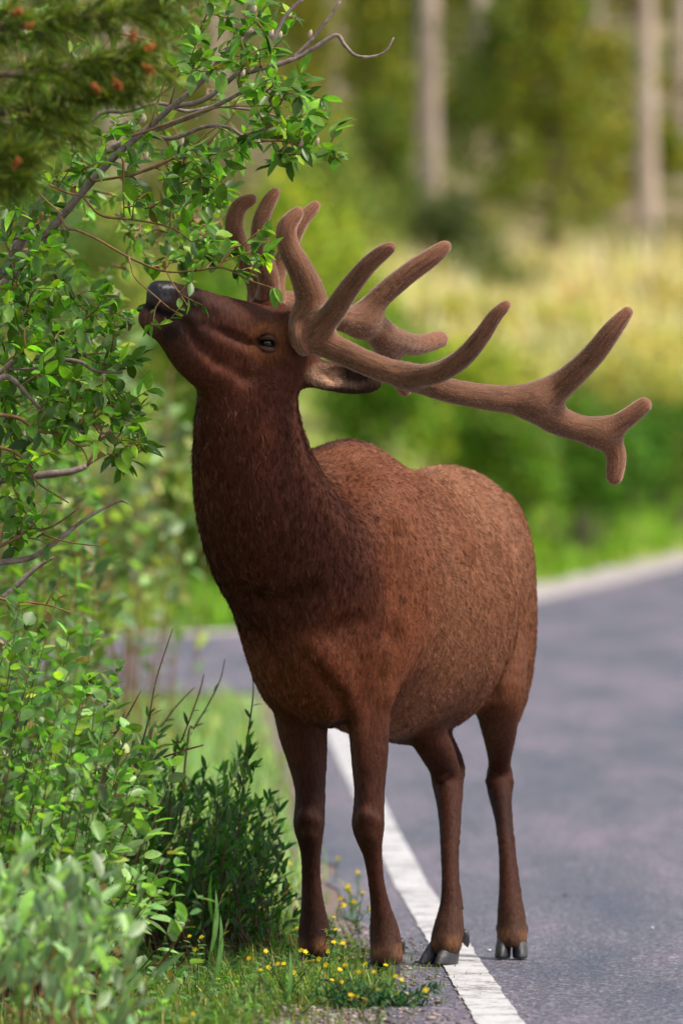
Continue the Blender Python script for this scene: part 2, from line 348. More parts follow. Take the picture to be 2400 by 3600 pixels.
class Shrub:
    """collects branches, twigs and leaves of one plant and links them as parts"""
    def __init__(s, name, base, label, cat='shrub', group=None):
        s.root = empty(name, base, label, cat, group); s.tw = []; s.lp = []; s.ld = []; s.lu = []; s.ll = []; s.lc = []; s.pts = []
    def branch(s, pts, r0, r1, mat, n=None, seg=7):
        p = spline(pts, n or max(6, 5 * len(pts))); r = np.linspace(r0, r1, len(p)) * (1 + .06 * np.sin(np.arange(len(p)) * 2.1))
        V, Fq = tube(p, r, seg); s.pts.append(p)
        return obj('branch', V, Fq, mat, s.root)
    def twig(s, pts, r0, r1, n=8):
        p = spline(pts, n); s.tw.append(tube(p, np.linspace(r0, r1, n), 5)); s.pts.append(p); return p
    def leaves(s, pos, d, up, L, col):
        s.lp.append(pos); s.ld.append(d); s.lu.append(up); s.ll.append(L); s.lc.append(col)
    def twig_leaves(s, p, L, col, start=.3, gap=.017, r=rng, spread=.9, tuft=3, down=.15):
        seg = np.linalg.norm(np.diff(p, axis=0), axis=1).sum(); n_ = max(2, int(seg * (1 - start) / gap))
        t = start + (1 - start) * (np.arange(n_) + r.random(n_) * .5) / n_; t = np.concatenate([np.clip(t, 0, 1), np.ones(tuft)])
        i = np.clip((t * (len(p) - 1)).astype(int), 0, len(p) - 2); f = (t * (len(p) - 1) - i)[:, None]
        pos = p[i] * (1 - f) + p[i + 1] * f; tg = unit(p[i + 1] - p[i])
        rd = unit(r.normal(size=tg.shape)); sd_ = unit(rd - (rd * tg).sum(1)[:, None] * tg)
        d = unit(tg * r.uniform(.35, 1.0, (len(t), 1)) + sd_ * spread + np.array([0, 0, -down]))
        up = unit(np.array([0, -.25, 1.0]) + r.normal(0, .45, d.shape))
        s.leaves(pos, d, up, L * r.uniform(.4, 1.3, len(t)), leafcol(len(t), *col, r=r))
    def close(s, twig_mat, leaf_mat=None, single=300, tmpl=None, foliage='foliage', wide=None):
        leaf_mat = leaf_mat or m_leaf
        if s.tw:
            V, Fq = merge(s.tw); o = obj('twigs', V, Fq, twig_mat, s.root); o['kind'] = 'stuff'
        if not s.lp: return s.root
        pos = np.concatenate(s.lp); R = frames(np.concatenate(s.ld), np.concatenate(s.lu)); L = np.concatenate(s.ll); c = np.concatenate(s.lc)
        tm = tmpl or (wide or TM)[0]
        px = 1200 + pos[:, 0] / pos[:, 1] * F; py = 1800 + (H - pos[:, 2]) / pos[:, 1] * F
        vis = (px > 10) & (px < 2390) & (py > 10) & (py < 3590)
        # the leaves that show largest and sharpest become parts of their own
        face = np.abs(R[:, 1, 2]) * .8 + .2
        sc = np.where(vis, L * face / pos[:, 1] - .0006 * np.abs(pos[:, 1] - 23.7) / 4, -1); sel = np.argsort(-sc)[:single]; sel = sel[sc[sel] > -1]
        rest = np.ones(len(pos), bool); rest[sel] = False
        org = np.array(WLOC[s.root.name])
        if len(sel):
            cc = c[sel]; order = np.argsort(cc[:, 1]); buckets = np.array_split(order, 10)
            for bi, bk in enumerate(buckets):
                if not len(bk): continue
                V, Fq = (wide or TM)[bi % len(wide or TM)] if tmpl is None else tmpl
                me = make_mesh('leaf', V, Fq, leaf_mat, np.repeat(cc[bk].mean(0)[None], len(V), 0))
                for k_ in bk:
                    i = sel[k_]; o = bpy.data.objects.new('leaf', me); COL.objects.link(o); o.parent = s.root
                    m4 = np.eye(4); m4[:3, :3] = R[i] * L[i]; m4[:3, 3] = pos[i] - org; o.matrix_basis = Matrix(m4.tolist())
        if rest.any():
            V, Fq, cc = leaf_mesh(pos[rest], R[rest], L[rest], c[rest], tm)
            o = obj(foliage, V, Fq, leaf_mat, s.root, col=cc); o['kind'] = 'stuff'
        return s.root
TM = [leaf_template(.12, .3, .24), leaf_template(.32, .4, .21), leaf_template(-.06, .2, .27), leaf_template(.2, .7, .23)]
def PX(pl, Y): return np.array([P(a, b_, (Y if not hasattr(Y, '__len__') else Y[i])) for i, (a, b_) in enumerate(pl)])
def c5(*pl): return [(a / 1.2544, b_ / 1.2544) for a, b_ in pl]
def c6(*pl): return [(a / 1.568, 1200 + b_ / 1.568) for a, b_ in pl]
def inpoly(x, y, poly):
    r = False; j = len(poly) - 1
    for i in range(len(poly)):
        (xi, yi), (xj, yj) = poly[i], poly[j]
        if (yi > y) != (yj > y) and x < (xj - xi) * (y - yi) / (yj - yi) + xi: r = not r
        j = i
    return r
def colonize(S, poly, n_, Yr, L, col, r, reach=330, tr=.0022, minx=-60, **kw):
    """tips scattered in a patch of the picture, each joined by a twig to the nearest wood"""
    xs_ = [a for a, _ in poly]; ys__ = [b_ for _, b_ in poly]; tips = []
    while len(tips) < n_:
        x, y = r.uniform(min(xs_), max(xs_)), r.uniform(min(ys__), max(ys__))
        if inpoly(x, y, poly): tips.append((x, y, r.uniform(*Yr)))
    A = np.concatenate(S.pts)
    T = np.array([P(*t) for t in tips]); d0 = np.array([np.linalg.norm((A - t) * [1, .6, 1], axis=1).min() for t in T])
    for k_ in np.argsort(d0):
        t = T[k_]; A = np.concatenate(S.pts); dv = (A - t) * [1, .6, 1]
        # twigs run up and to the right from the wood
        cost = np.linalg.norm(dv, axis=1) + .8 * np.maximum(dv[:, 0] + .02, 0) + .35 * np.maximum(dv[:, 2], 0)
        a = A[np.argmin(cost)]; v = t - a; ln = np.linalg.norm(v)
        if ln < .03: t = a + unit(np.array([.6, 0, .5]) + r.normal(0, .4, 3)) * .08; v = t - a; ln = .08
        mid = a + .5 * v + r.normal(0, .10, 3) * ln + np.array([0, 0, .08 * ln])
        p = S.twig([a, mid, t], min(tr * (1 + ln * 3), .006), .0009)
        S.twig_leaves(p, L, col, start=max(.15, 1 - .16 / ln) if ln > .2 else .2, r=r, **kw)

# ------------------------------------------------------------------ the big willow the elk is browsing
r_ = np.random.default_rng(21)
W = Shrub('willow_shrub', (-1.25, 24.3, 0), 'tall green willow with grey branches whose twigs the elk is eating')
GR = (.082, .190, .016)
trunk0 = np.array([-1.25, 24.3, 0])
W.branch([trunk0, (-1.2, 24.25, .5), P(-300, 1500, 24.1), P(-120, 1180, 24.05), P(36, 985, 24.0)], .030, .017, m_bark)
b1 = PX(c5((45, 1235), (160, 1090), (270, 960), (405, 800), (530, 670), (660, 560), (760, 470), (880, 370), (1000, 230), (1115, 130)), np.linspace(24.0, 23.8, 10)); W.branch(b1, .0125, .006, m_bark)
b2 = PX(c5((760, 470), (900, 440), (1050, 320), (1180, 200), (1260, 70), (1340, -10)), 23.9); W.branch(b2, .008, .005, m_bark)
W.branch([trunk0, (-1.15, 24.4, .7), P(-250, 1250, 24.5), P(30, 930, 24.5)], .028, .02, m_bark)
b3 = PX(c5((35, 1200), (70, 1110), (130, 1000), (180, 900), (260, 740), (310, 690), (460, 670), (640, 590), (900, 490), (1100, 390)), np.linspace(24.5, 24.1, 10)); W.branch(b3, .018, .006, m_bark)
W.branch(PX(c5((300, 700), (430, 510), (560, 490), (700, 455), (820, 490), (960, 470), (1130, 490), (1300, 535)), 24.25), .007, .003, m_bark)
W.branch(PX(c5((640, 590), (760, 610), (900, 560), (1000, 560), (1090, 610), (1160, 612)), 24.0), .007, .004, m_bark)
W.branch(PX(c5((1080, 320), (1270, 270), (1380, 215), (1480, 155), (1520, 200), (1568, 245), (1640, 250), (1700, 225), (1735, 165)), 23.85), .008, .0025, m_bark)
W.branch(PX(c5((1290, 260), (1370, 180), (1440, 90), (1500, 5)), 23.85), .006, .004, m_bark)
W.branch(PX(c5((60, 560), (180, 420), (330, 330)), 24.6), .008, .004, m_bark)
W.branch(PX(c5((200, 520), (300, 620), (340, 560), (330, 470)), 24.3), .004, .002, m_bark)
# the browsed twigs at the muzzle
W.branch(PX(c5((270, 960), (300, 1007), (340, 1015), (440, 1060), (570, 1135), (720, 1195), (850, 1195), (960, 1180), (1020, 1195), (1100, 1235), (1200, 1270)), np.linspace(23.75, 23.35, 11)), .0042, .0016, m_twig)
W.branch(PX(c5((570, 1135), (578, 1170), (600, 1230), (690, 1310), (750, 1360), (810, 1392)), [23.47, 23.45, 23.43, 23.40, 23.40, 23.40]), .0024, .0013, m_twig)
W.branch(PX(c5((735, 1195), (760, 1245), (790, 1290), (830, 1350)), [23.42, 23.40, 23.38, 23.37]), .0020, .0013, m_twig)
for pl, y in [(c5((370, 870), (450, 950), (600, 970), (760, 1005), (860, 1075), (960, 1100)), 23.7), (c5((130, 800), (200, 880), (275, 945)), 23.7), (c5((545, 700), (545, 800), (548, 965)), 23.75),
              (c5((1150, 620), (1270, 625), (1400, 680), (1470, 655)), 23.7), (c5((405, 800), (360, 690), (340, 560)), 23.8), (c5((405, 800), (560, 775), (700, 735), (760, 700)), 23.8),
              (c5((220, 815), (300, 850), (400, 870)), 23.75), (c5((660, 560), (720, 380), (755, 300)), 23.8), (c5((580, 600), (760, 540), (900, 490), (1000, 470), (1230, 465)), 23.8),
              (c5((960, 1180), (1000, 1130), (1030, 1090), (1100, 1080)), 23.36), (c5((570, 780), (800, 680), (900, 600), (960, 560)), 23.75)]:
    W.branch(PX(pl, y), .0040, .0016, m_twig)
# mid-height branches at the frame edge
for pl, y, r0, r1, mm in [
    (c6((-250, 330), (0, 170), (100, 100), (200, 90), (430, 110), (520, 160), (670, 175)), 23.6, .009, .0035, m_bark), (c6((40, 152), (180, 150), (300, 122)), 23.6, .004, .003, m_bark),
    (c6((-250, 330), (0, 205), (70, 210), (150, 290), (220, 365), (330, 440), (460, 500)), 23.55, .009, .003, m_bark), (c6((-40, 400), (110, 425), (200, 490), (340, 515), (440, 575), (540, 550), (600, 505)), 23.5, .006, .002, m_twig),
    (c6((-100, 560), (80, 610), (160, 690), (210, 780), (380, 890)), 23.5, .005, .002, m_twig), (c6((-200, 1260), (0, 1220), (180, 1190), (330, 1090), (480, 975), (650, 885), (715, 895)), 23.6, .010, .002, m_bark),
    (c6((-150, 1180), (0, 1130), (150, 1060), (290, 1020), (440, 920)), 23.55, .006, .002, m_twig), (c6((230, 1060), (330, 1095), (430, 1115), (565, 1130)), 23.55, .003, .0014, m_twig),
    (c6((-60, 1400), (60, 1430), (250, 1450), (390, 1495)), 23.4, .0045, .002, m_twig), (c6((255, 1455), (300, 1370), (345, 1285)), 23.4, .003, .0015, m_twig), (c6((60, 1440), (130, 1500), (205, 1560)), 23.4, .002, .001, m_twig),
    (c6((-200, 800), (0, 760), (150, 745), (380, 720), (480, 690)), 25.2, .016, .008, m_bark), (c6((20, 1420), (90, 1350), (200, 1250), (300, 1190)), 24.7, .010, .004, m_bark),
    (c6((240, 430), (270, 470), (310, 500)), 23.6, .003, .002, m_twig), (c6((440, 575), (470, 620), (490, 680)), 23.5, .0025, .0012, m_twig), (c6((430, 460), (530, 390), (560, 355), (750, 347)), 23.5, .0030, .0012, m_twig)]:
    W.branch(PX(pl, y), r0, r1, mm)
for q0 in ((-250, 330), (-200, 1260), (-200, 800)):
    a = PX(c6(q0), 23.7)[0]; W.branch([(-1.25, 24.3, .3), (a[0] - .25, 24.0, a[2] * .7 + .2), a], .02, .01, m_bark)
# leaf sprays
LL = .050
sprays = [  # polygon in the photograph, tips, depth range
    ([(700, 0), (1000, 0), (1040, 70), (1000, 140), (940, 330), (760, 260), (640, 300), (620, 120)], 34, (23.6, 24.1)),
    ([(940, 260), (1060, 330), (1120, 440), (1090, 490), (1000, 470), (880, 480), (820, 400)], 26, (23.55, 23.95)),
    ([(960, 520), (1080, 480), (1190, 520), (1220, 590), (1130, 570), (1080, 560), (970, 620), (940, 560)], 13, (23.6, 23.8)),
    ([(640, 480), (900, 440), (860, 560), (700, 640), (640, 620)], 16, (23.6, 24.1)),
    ([(480, 640), (700, 560), (820, 640), (700, 760), (480, 760), (420, 700)], 20, (23.6, 24.2)),
    ([(80, 480), (420, 400), (560, 440), (480, 620), (200, 640), (80, 600)], 30, (23.7, 24.4)),
    ([(0, 640), (250, 560), (330, 680), (150, 860), (0, 900)], 24, (23.7, 24.3)),
    ([(0, 900), (160, 860), (260, 1000), (140, 1120), (0, 1180)], 26, (23.6, 24.2)),
    ([(600, 800), (760, 820), (780, 900), (660, 960), (560, 900)], 12, (23.4, 23.75)),
    ([(780, 840), (900, 850), (900, 960), (830, 1010), (790, 960)], 9, (23.33, 23.5)),
    
    
    ([(0, 1020), (380, 1000), (480, 1180), (400, 1260), (160, 1300), (0, 1260)], 40, (23.5, 24.2)),
    ([(0, 1280), (330, 1260), (490, 1250), (480, 1280), (300, 1340), (0, 1380)], 24, (23.45, 24.0)),
    ([(150, 1380), (420, 1360), (510, 1460), (530, 1600), (460, 1660), (300, 1560), (120, 1500)], 40, (23.4, 23.9)),
    ([(0, 1380), (200, 1400), (200, 1650), (60, 1700), (0, 1650)], 22, (23.4, 24.0)),
    ([(0, 1680), (120, 1700), (140, 1860), (0, 1960)], 14, (23.4, 24.0)),
    ([(840, 640), (780, 640), (640, 700), (600, 800), (760, 820), (840, 700)], 10, (24.3, 25.2)),
]
for poly, n_, yr in sprays: colonize(W, poly, int(n_ * 1.3), yr, LL, (GR, .5, .22), r_)
for poly, n_, yr in [([(630, 970), (700, 1000), (680, 1060), (635, 1040)], 3, (23.34, 23.38)), ([(500, 1140), (580, 1135), (590, 1165), (520, 1180)], 3, (23.38, 23.42))]:
    colonize(W, poly, n_, yr, .034, (GR, .35, .14), r_, tuft=2)
# the leaf the elk is pulling at, hanging by the antler burr
p = W.twig([P(957, 1010, 23.34), P(966, 1030, 23.34), P(975, 1050, 23.34)], .001, .0008, 4); W.leaves(np.array([P(955, 1012, 23.33), P(962, 1012, 23.33)]), np.array([[.25, -.1, -1], [.6, -.1, -1.]]), np.array([[.2, -1, .1], [.4, -1, .2]]), np.array([.055, .045]), np.array([[.06, .22, .02], [.2, .32, .10]]))
# deep interior sprays, soft behind the plane of focus
for poly, n_, yr in [([(0, 0), (700, 0), (900, 500), (600, 900), (330, 1000), (0, 1250)], 90, (25.0, 26.8)), ([(0, 1250), (420, 1000), (460, 1300), (350, 1600), (0, 1750)], 45, (25.0, 26.8)), ([(400, 760), (850, 640), (880, 760), (560, 1010)], 26, (24.8, 26.0))]:
    colonize(W, poly, n_, yr, .045, ((.10, .20, .03), .4, .35), r_, tr=.003)
# catkins
m_cat = mat_noise('catkin', [(.3, (.34, .24, .17)), (.7, (.55, .42, .32))], 90, .9, .001, 300, .1)
for cx, cy in [(1060, 505), (1115, 500), (955, 120), (985, 125), (895, 35), (855, 260), (505, 420), (1090, 120), (604, 1083), (515, 550), (640, 500)]:
    q = P(cx, cy, 23.62); V_, Fq_ = tube(q + np.array([[-.006, 0, -.009], [-.002, 0, -.004], [0, 0, .002], [.002, 0, .008], [.003, 0, .012]]), [.002, .0055, .006, .004, .001], 7); obj('catkin', V_, Fq_, m_cat, W.root)
W.close(m_twig)
# ------------------------------------------------------------------ low willow at the verge
def c7(*pl): return [(a / 1.4255, 2400 + b_ / 1.4255) for a, b_ in pl]
def cd(*pl): return [(300 + a / 2.24, 2000 + b_ / 2.24) for a, b_ in pl]
def ground_at(px, Y): q = P(px, 1800, Y); q[2] = -.01; return q
def thicket(S, n_, bx, Yr, contour, depth, L, col, r, lean=(40, 300), mat=None, start=.22, gap=.020, spread=.8, rad=.0032, wig=.03, down=.05, tuft=3):
    cx, cy = zip(*contour)
    for _ in range(n_):
        Y = r.uniform(*Yr); b0 = r.uniform(*bx); tx = b0 + r.uniform(*lean); ty = np.interp(tx, cx, cy) + abs(r.normal(0, 1)) * depth * .5 + r.random() * depth * .5
        a = ground_at(b0, Y); t = P(tx, ty, Y + r.normal(0, .12))
        if t[2] < .06: t[2] = .06 + .1 * r.random()
        m1 = a + (t - a) * .45 + r.normal(0, wig, 3) - np.array([.03, 0, 0])
        p = S.twig([a, m1, t], rad * r.uniform(.7, 1.3), .0009, 9)
        S.twig_leaves(p, L, col, start=start, gap=gap, r=r, spread=spread, tuft=tuft, down=down)
r_ = np.random.default_rng(33)
LW = Shrub('low_willow', ground_at(150, 23.0), 'low pale-leaved willow with red stems growing under the tall willow')
for pl, y, r0 in [(c7((330, 1120), (360, 950), (470, 620), (540, 430), (630, 300)), 23.0, .0042), (c7((640, 1630), (760, 1470), (880, 1300), (950, 1180), (990, 1060)), 22.3, .0040), (c7((640, 1280), (670, 1190), (790, 960), (805, 905)), 22.9, .0040),
                  (c7((540, 1180), (590, 1060), (680, 880), (738, 740)), 23.0, .0032), (c7((50, 1300), (75, 1200), (110, 960), (120, 800)), 22.9, .0045), (c7((225, 520), (265, 330), (300, 30), (300, -60)), 23.3, .0032),
                  (c7((0, 850), (20, 700), (75, 440), (60, 380)), 23.1, .0036), (c7((400, 1220), (440, 1050), (510, 850)), 22.7, .0036), (c7((560, 1100), (620, 960), (600, 900)), 22.9, .003), (c7((490, 400), (600, 230), (705, 45)), 23.4, .0028),
                  (c7((520, 640), (680, 480), (800, 380), (1020, 315)), 23.4, .0026), (c7((100, 560), (180, 400), (200, 280)), 23.2, .003)]:
    p0 = PX(pl, y); foot = p0[0].copy(); foot[2] = -.01; foot[0] -= .06
    LW.branch(np.concatenate([[foot], p0]) if p0[0][2] > .1 else p0, r0, .0012, m_stem, seg=6)
PALE = (.10, .215, .040)
thicket(LW, 80, (-160, 360), (22.2, 23.6), [(-200, 1960), (100, 1990), (300, 2140), (430, 2260), (520, 2420), (650, 2720), (800, 3020), (950, 3250)], 650, .045, (PALE, .45, .15), r_, gap=.018)
thicket(LW, 34, (100, 420), (22.2, 22.9), [(-100, 2500), (300, 2700), (500, 2850), (620, 3020), (760, 3130), (950, 3300)], 350, .056, ((.19, .31, .11), .4, .05), r_, gap=.026)
p = spline(PX(c7((880, 1300), (930, 1200), (990, 1080)), 22.28), 8)
LW.twig_leaves(p, .045, ((.15, .26, .10), .2, .1), start=0, gap=.012, r=r_, spread=1.0)
LW.close(m_stem, wide=[leaf_template(.1, .25, .30), leaf_template(.25, .35, .26), leaf_template(-.05, .2, .33), leaf_template(.15, .6, .28)])

r_ = np.random.default_rng(34)
DK = Shrub('narrow_leaf_shrub', ground_at(760, 25.3), 'dark green narrow-leaved shrub with bare pointed twigs beside the elk foreleg')
for pl, y in [(cd((380, 1650), (400, 1540), (500, 1180), (560, 870), (690, 470)), 25.0), (cd((60, 1640), (250, 1280), (330, 1160), (440, 960)), 24.6), (cd((500, 1400), (600, 1240), (720, 1080), (860, 930)), 25.6), (cd((700, 1500), (760, 1350), (890, 1000), (935, 830)), 25.1),
              (cd((800, 1400), (860, 1250), (960, 1080), (1060, 880), (1100, 710)), 25.6), (cd((380, 1640), (490, 1540), (740, 1440), (930, 1385)), 24.4), (cd((1260, 1500), (1290, 1250), (1320, 1000), (1320, 830)), 25.1), (cd((180, 1560), (260, 1450), (325, 1360)), 24.3)]:
    p0 = PX(pl, y); foot = p0[0].copy(); foot[2] = -.01; foot[0] -= .05; DK.branch(np.concatenate([[foot], p0]), .0036, .0014, m_stem, seg=6)
    DK.twig_leaves(spline(p0[:-1], 8), .04, ((.03, .11, .015), .3, .2), start=.0, gap=.03, r=r_, spread=.5, tuft=0)
TN = leaf_template(.10, .35, .13)
DG = (.036, .125, .015)
thicket(DK, 200, (360, 900), (24.9, 25.9), [(380, 2560), (500, 2500), (620, 2480), (720, 2620), (820, 2660), (880, 2470), (940, 2560), (1000, 2760), (1050, 3000)], 620, .046, (DG, .38, .14), r_, lean=(0, 130), gap=.015, spread=.55, down=-.1)
thicket(DK, 45, (650, 1010), (24.75, 25.4), [(500, 2900), (800, 2850), (960, 2900), (1050, 3050), (1100, 3200)], 300, .045, ((.03, .10, .016), .35, .15), r_, lean=(0, 70), gap=.015, spread=.6, down=-.1)
DK.close(m_stem, tmpl=TN)

r_ = np.random.default_rng(35)
FS = Shrub('grey_green_willow', ground_at(100, 20), 'soft blurred grey-green willow tips in front of the low willow')
thicket(FS, 60, (-350, 420), (19.6, 21.0), [(-400, 3060), (0, 3000), (200, 2970), (330, 2960), (420, 3100), (520, 3200), (600, 3340), (740, 3560)], 330, .062, ((.20, .31, .14), .4, .05), r_, lean=(20, 200), gap=.019, spread=.6, down=-.2, start=.4)
FS.close(m_twig, single=120, tmpl=leaf_template(.1, .25, .19))

# soft willow thickets farther back along the verge, half hidden by the tall willow
r_ = np.random.default_rng(36)
BS = Shrub('verge_willow', ground_at(150, 29.5), 'out of focus green willow thicket standing just behind the tall willow')
thicket(BS, 150, (-500, 330), (28, 31.5), [(-600, 500), (0, 800), (200, 1000), (300, 1300), (400, 1650), (440, 1950), (480, 2300), (620, 2600)], 900, .062, ((.075, .165, .03), .5, .25), r_, lean=(-60, 120), gap=.030, spread=.9, start=.12, rad=.005, wig=.08)
BS.close(m_twig, m_leaf, single=0)
BT = Shrub('brown_stemmed_willow', ground_at(430, 38) + [0, 0, .1], 'blurred tall willow with brown leaning stems behind the elk throat')
for bx_, tx_, ty_ in [(420, 600, 1300)]:
    BT.branch([ground_at(bx_, 38) + [0, 0, .1], P((bx_ + tx_) / 2 - 40, 2000, 38), P(tx_ - 30, (ty_ + 2000) / 2, 38.2), P(tx_, ty_, 38.3)], .009, .004, m_twig)
thicket(BT, 46, (250, 560), (36, 41), [(100, 850), (400, 1000), (600, 1250), (720, 1500), (800, 1900)], 500, .085, ((.12, .20, .07), .45, .3), r_, lean=(-40, 200), gap=.08, spread=.9, start=.5, rad=.005, wig=.15)
BT.close(m_twig, m_leaf, single=0)

# ------------------------------------------------------------------ grass, herbs and yellow flowers of the verge
m_grass = mat_leaf('grass_blade', .5, .3, .3)
def blades(pos, hgt, w, col, r, lean=.5):
    n_ = len(pos); a = r.uniform(0, 2 * np.pi, n_); d = np.stack([np.cos(a), np.sin(a), 0 * a], 1); s = np.stack([-np.sin(a), np.cos(a), 0 * a], 1)
    ln = np.abs(r.normal(0, lean, n_))[:, None]; V = np.zeros((n_, 7, 3))
    for k_, t in enumerate((0, .4, .75)):
        c = pos + d * (ln * hgt[:, None] * t**2) + np.array([0, 0, 1]) * (hgt[:, None] * (t - .25 * ln * t**2))
        ww = (w * (1 - t * .55))[:, None] / 2; V[:, 2 * k_] = c - s * ww; V[:, 2 * k_ + 1] = c + s * ww
    V[:, 6] = pos + d * (ln * hgt[:, None]) + np.array([0, 0, 1]) * (hgt[:, None] * (1 - .25 * ln))
    f = np.array([(0, 1, 3), (0, 3, 2), (2, 3, 5), (2, 5, 4), (4, 5, 6)])
    return V.reshape(-1, 3), (f[None] + 7 * np.arange(n_)[:, None, None]).reshape(-1, 3), np.repeat(col, 7, 0)
r_ = np.random.default_rng(41)
def verge_pts(n_, Y0, Y1, width, edge=.42, soft=.14):
    Y = r_.uniform(Y0, Y1, n_); x = line_x(Y) - (edge + np.interp(Y, [21.5, 22.4, 23.0, 24, 26], [.20, .12, -.06, -.12, -.06])) - np.abs(r_.gamma(1.2, width / 1.6, n_)) + r_.normal(0, soft, n_) * .3
    clump = np.sin(x * 21 + np.sin(Y * 9) * 2) + np.sin(Y * 15 + x * 7)
    keep = (clump + r_.normal(0, .8, n_) > -.7); x, Y = x[keep], Y[keep]
    return np.stack([x, Y, base_z(Y) - .012], 1)
def grass(name, pos, h0, h1, w, base, lab, yel=.2, lean=.5):
    n_ = len(pos); V, Fq, c = blades(pos, r_.uniform(h0, h1, n_) * r_.uniform(.5, 1, n_), r_.uniform(.6, 1.3, n_) * w, leafcol(n_, base, .35, yel, r_), r_, lean)
    return tag(obj(name, V, Fq, m_grass, col=c), lab, kind='stuff')
grass('grass', verge_pts(13000, 21.0, 27.5, .35), .015, .095, .0042, (.085, .16, .024), 'short green grass on the verge by the hooves', .3)
grass('grass', verge_pts(5000, 21.4, 26.0, .12, .30, .3), .015, .05, .004, (.10, .15, .03), 'sparse low grass at the gritty edge of the road', .3, .9)
grass('grass', verge_pts(9000, 27.5, 47, .8, .40), .06, .20, .009, (.20, .33, .11), 'pale soft grass along the verge behind the elk', .2)
k_ = 2600; Y_ = r_.uniform(22.7, 23.9, k_); u_ = 1000 + 385 * r_.random(k_) ** 1.25; cl_ = np.sin(u_ / 23 + Y_ * 11) + r_.normal(0, .6, k_) > -.3
grass('grass', np.stack([(u_ - 1200) / F * Y_, Y_, 0 * Y_ - .008], 1)[cl_], .02, .095, .0036, (.10, .17, .032), 'taller mixed grass right in front of the fore hooves', .25, .6)
grass('dry_grass', verge_pts(2200, 21.2, 26.0, .35), .03, .10, .003, (.30, .24, .11), 'dry straw blades among the short verge grass', .1, .8)

m_flow = mat_noise('yellow_petal', [(.3, (.66, .44, .008)), (.7, (.80, .60, .015))], 60, .6, 0, None, .2)
m_herb = mat_leaf('herb_leaf', .55, .3, .25)
def flower(c, r, tilt):
    a = np.linspace(0, 2 * np.pi, 10, endpoint=False); rad = np.where(np.arange(10) % 2 == 0, r, r * .62)
    V = np.concatenate([[[0, 0, -.25 * r]], np.stack([rad * np.cos(a), rad * np.sin(a), .12 * r * np.ones(10)], 1)])
    R = np.array(Matrix.Rotation(tilt[0], 3, 'X') @ Matrix.Rotation(tilt[1], 3, 'Y'))
    V = np.concatenate([V, V * [.95, .95, 1] + [0, 0, -.22 * r]]) @ R.T + c
    Fq = [(0, 1 + i, 1 + (i + 1) % 10) for i in range(10)] + [(11, 12 + (i + 1) % 10, 12 + i) for i in range(10)]
    return V, np.array(Fq + [(1 + i, 12 + i, 12 + (i + 1) % 10) for i in range(10)])
fl = [(850 + a / 1.4255, 2400 + b_ / 1.4255) for a, b_ in [(120, 1345), (295, 1340), (318, 1348), (435, 1345), (210, 1408), (180, 1408), (135, 1425), (258, 1452), (420, 1413), (385, 1385), (490, 1437), (515, 1415), (620, 1410), (500, 1500), (545, 1565),
      (572, 1572), (770, 1470), (800, 1488), (920, 1540), (480, 880), (580, 950), (530, 1020), (608, 1050), (495, 1080), (220, 1050), (510, 1115), (460, 1175), (250, 1195), (470, 1240), (460, 1300), (505, 1305), (450, 1490), (95, 1440), (35, 1380), (240, 905), (560, 1100), (640, 1130), (535, 1040), (275, 1230), (720, 1415), (660, 1450), (585, 1450)]]
fl += c7((978, 1337), (965, 1660), (925, 1690), (1010, 1275), (950, 1270))
FP = []
for k_, (fx, fy) in enumerate(fl):
    z = r_.uniform(.07, .15); Y = (H - z) * F / (fy - 1800); Y = Y if Y < 30 else (H - z + .396) / ((fy - 1800) / F + .0132); FP.append(P(fx, fy, Y))
FP = np.array(FP); herbs = {}; left = list(range(len(FP))); k_ = 0
side_words = ['beside the standing foreleg', 'at the gritty road edge', 'in the verge grass', 'under the low willow', 'behind the forelegs']
while left:
    s0 = left[0]; near_ = sorted([i for i in left if abs(FP[i][0] - FP[s0][0]) < .16 and abs(FP[i][1] - FP[s0][1]) < .9], key=lambda i: np.linalg.norm(FP[i] - FP[s0]))[:5]
    left = [i for i in left if i not in near_]; q = FP[near_]; c = q.mean(0); c[2] = base_z(c[1]) - .01
    num = ['one yellow flower', 'two yellow flowers', 'three yellow flowers', 'four yellow flowers', 'five yellow flowers'][len(near_) - 1]; u = 1200 + c[0] / c[1] * F
    place = 'behind the forelegs in the far verge grass' if c[1] > 26.2 else 'on the grit before the near foreleg hoof' if u > 1190 and c[1] < 23.9 else 'between the two forelegs' if u > 1130 else 'at the foot of the standing foreleg' if u > 1000 else 'in the grass under the low willow'
    pl_ = Shrub('flowering_herb', c, 'small herb with ' + num + ' ' + place, 'flower', 'yellow flowering herbs of the verge')
    for i in near_:
        st = c + np.array([r_.normal(0, .012), r_.normal(0, .012), 0]); p = pl_.twig([st, (st + FP[i]) / 2 + r_.normal(0, .006, 3), FP[i]], .0013, .0008, 6)
        pl_.twig_leaves(p, .020, ((.06, .14, .03), .3, .3), start=.1, gap=.010, r=r_, tuft=0)
        V_, Fq_ = flower(FP[i], M(r_.uniform(8, 12.5), FP[i][1]), (r_.uniform(.3, 1.2), r_.uniform(-.5, .5))); obj('flower', V_, Fq_, m_flow, pl_.root)
        p2 = pl_.twig([p[3], p[3] + np.array([r_.normal(0, .012), r_.normal(0, .01), .025])], .0008, .0005, 4); pl_.twig_leaves(p2, .010, ((.20, .24, .03), .3, .3), start=.3, gap=.004, r=r_, tuft=2)
    pl_.close(m_herb, m_herb, single=0, tmpl=TN); herbs.setdefault(pl_.root['label'], []).append((q[:, 2].max() - c[2], pl_.root))
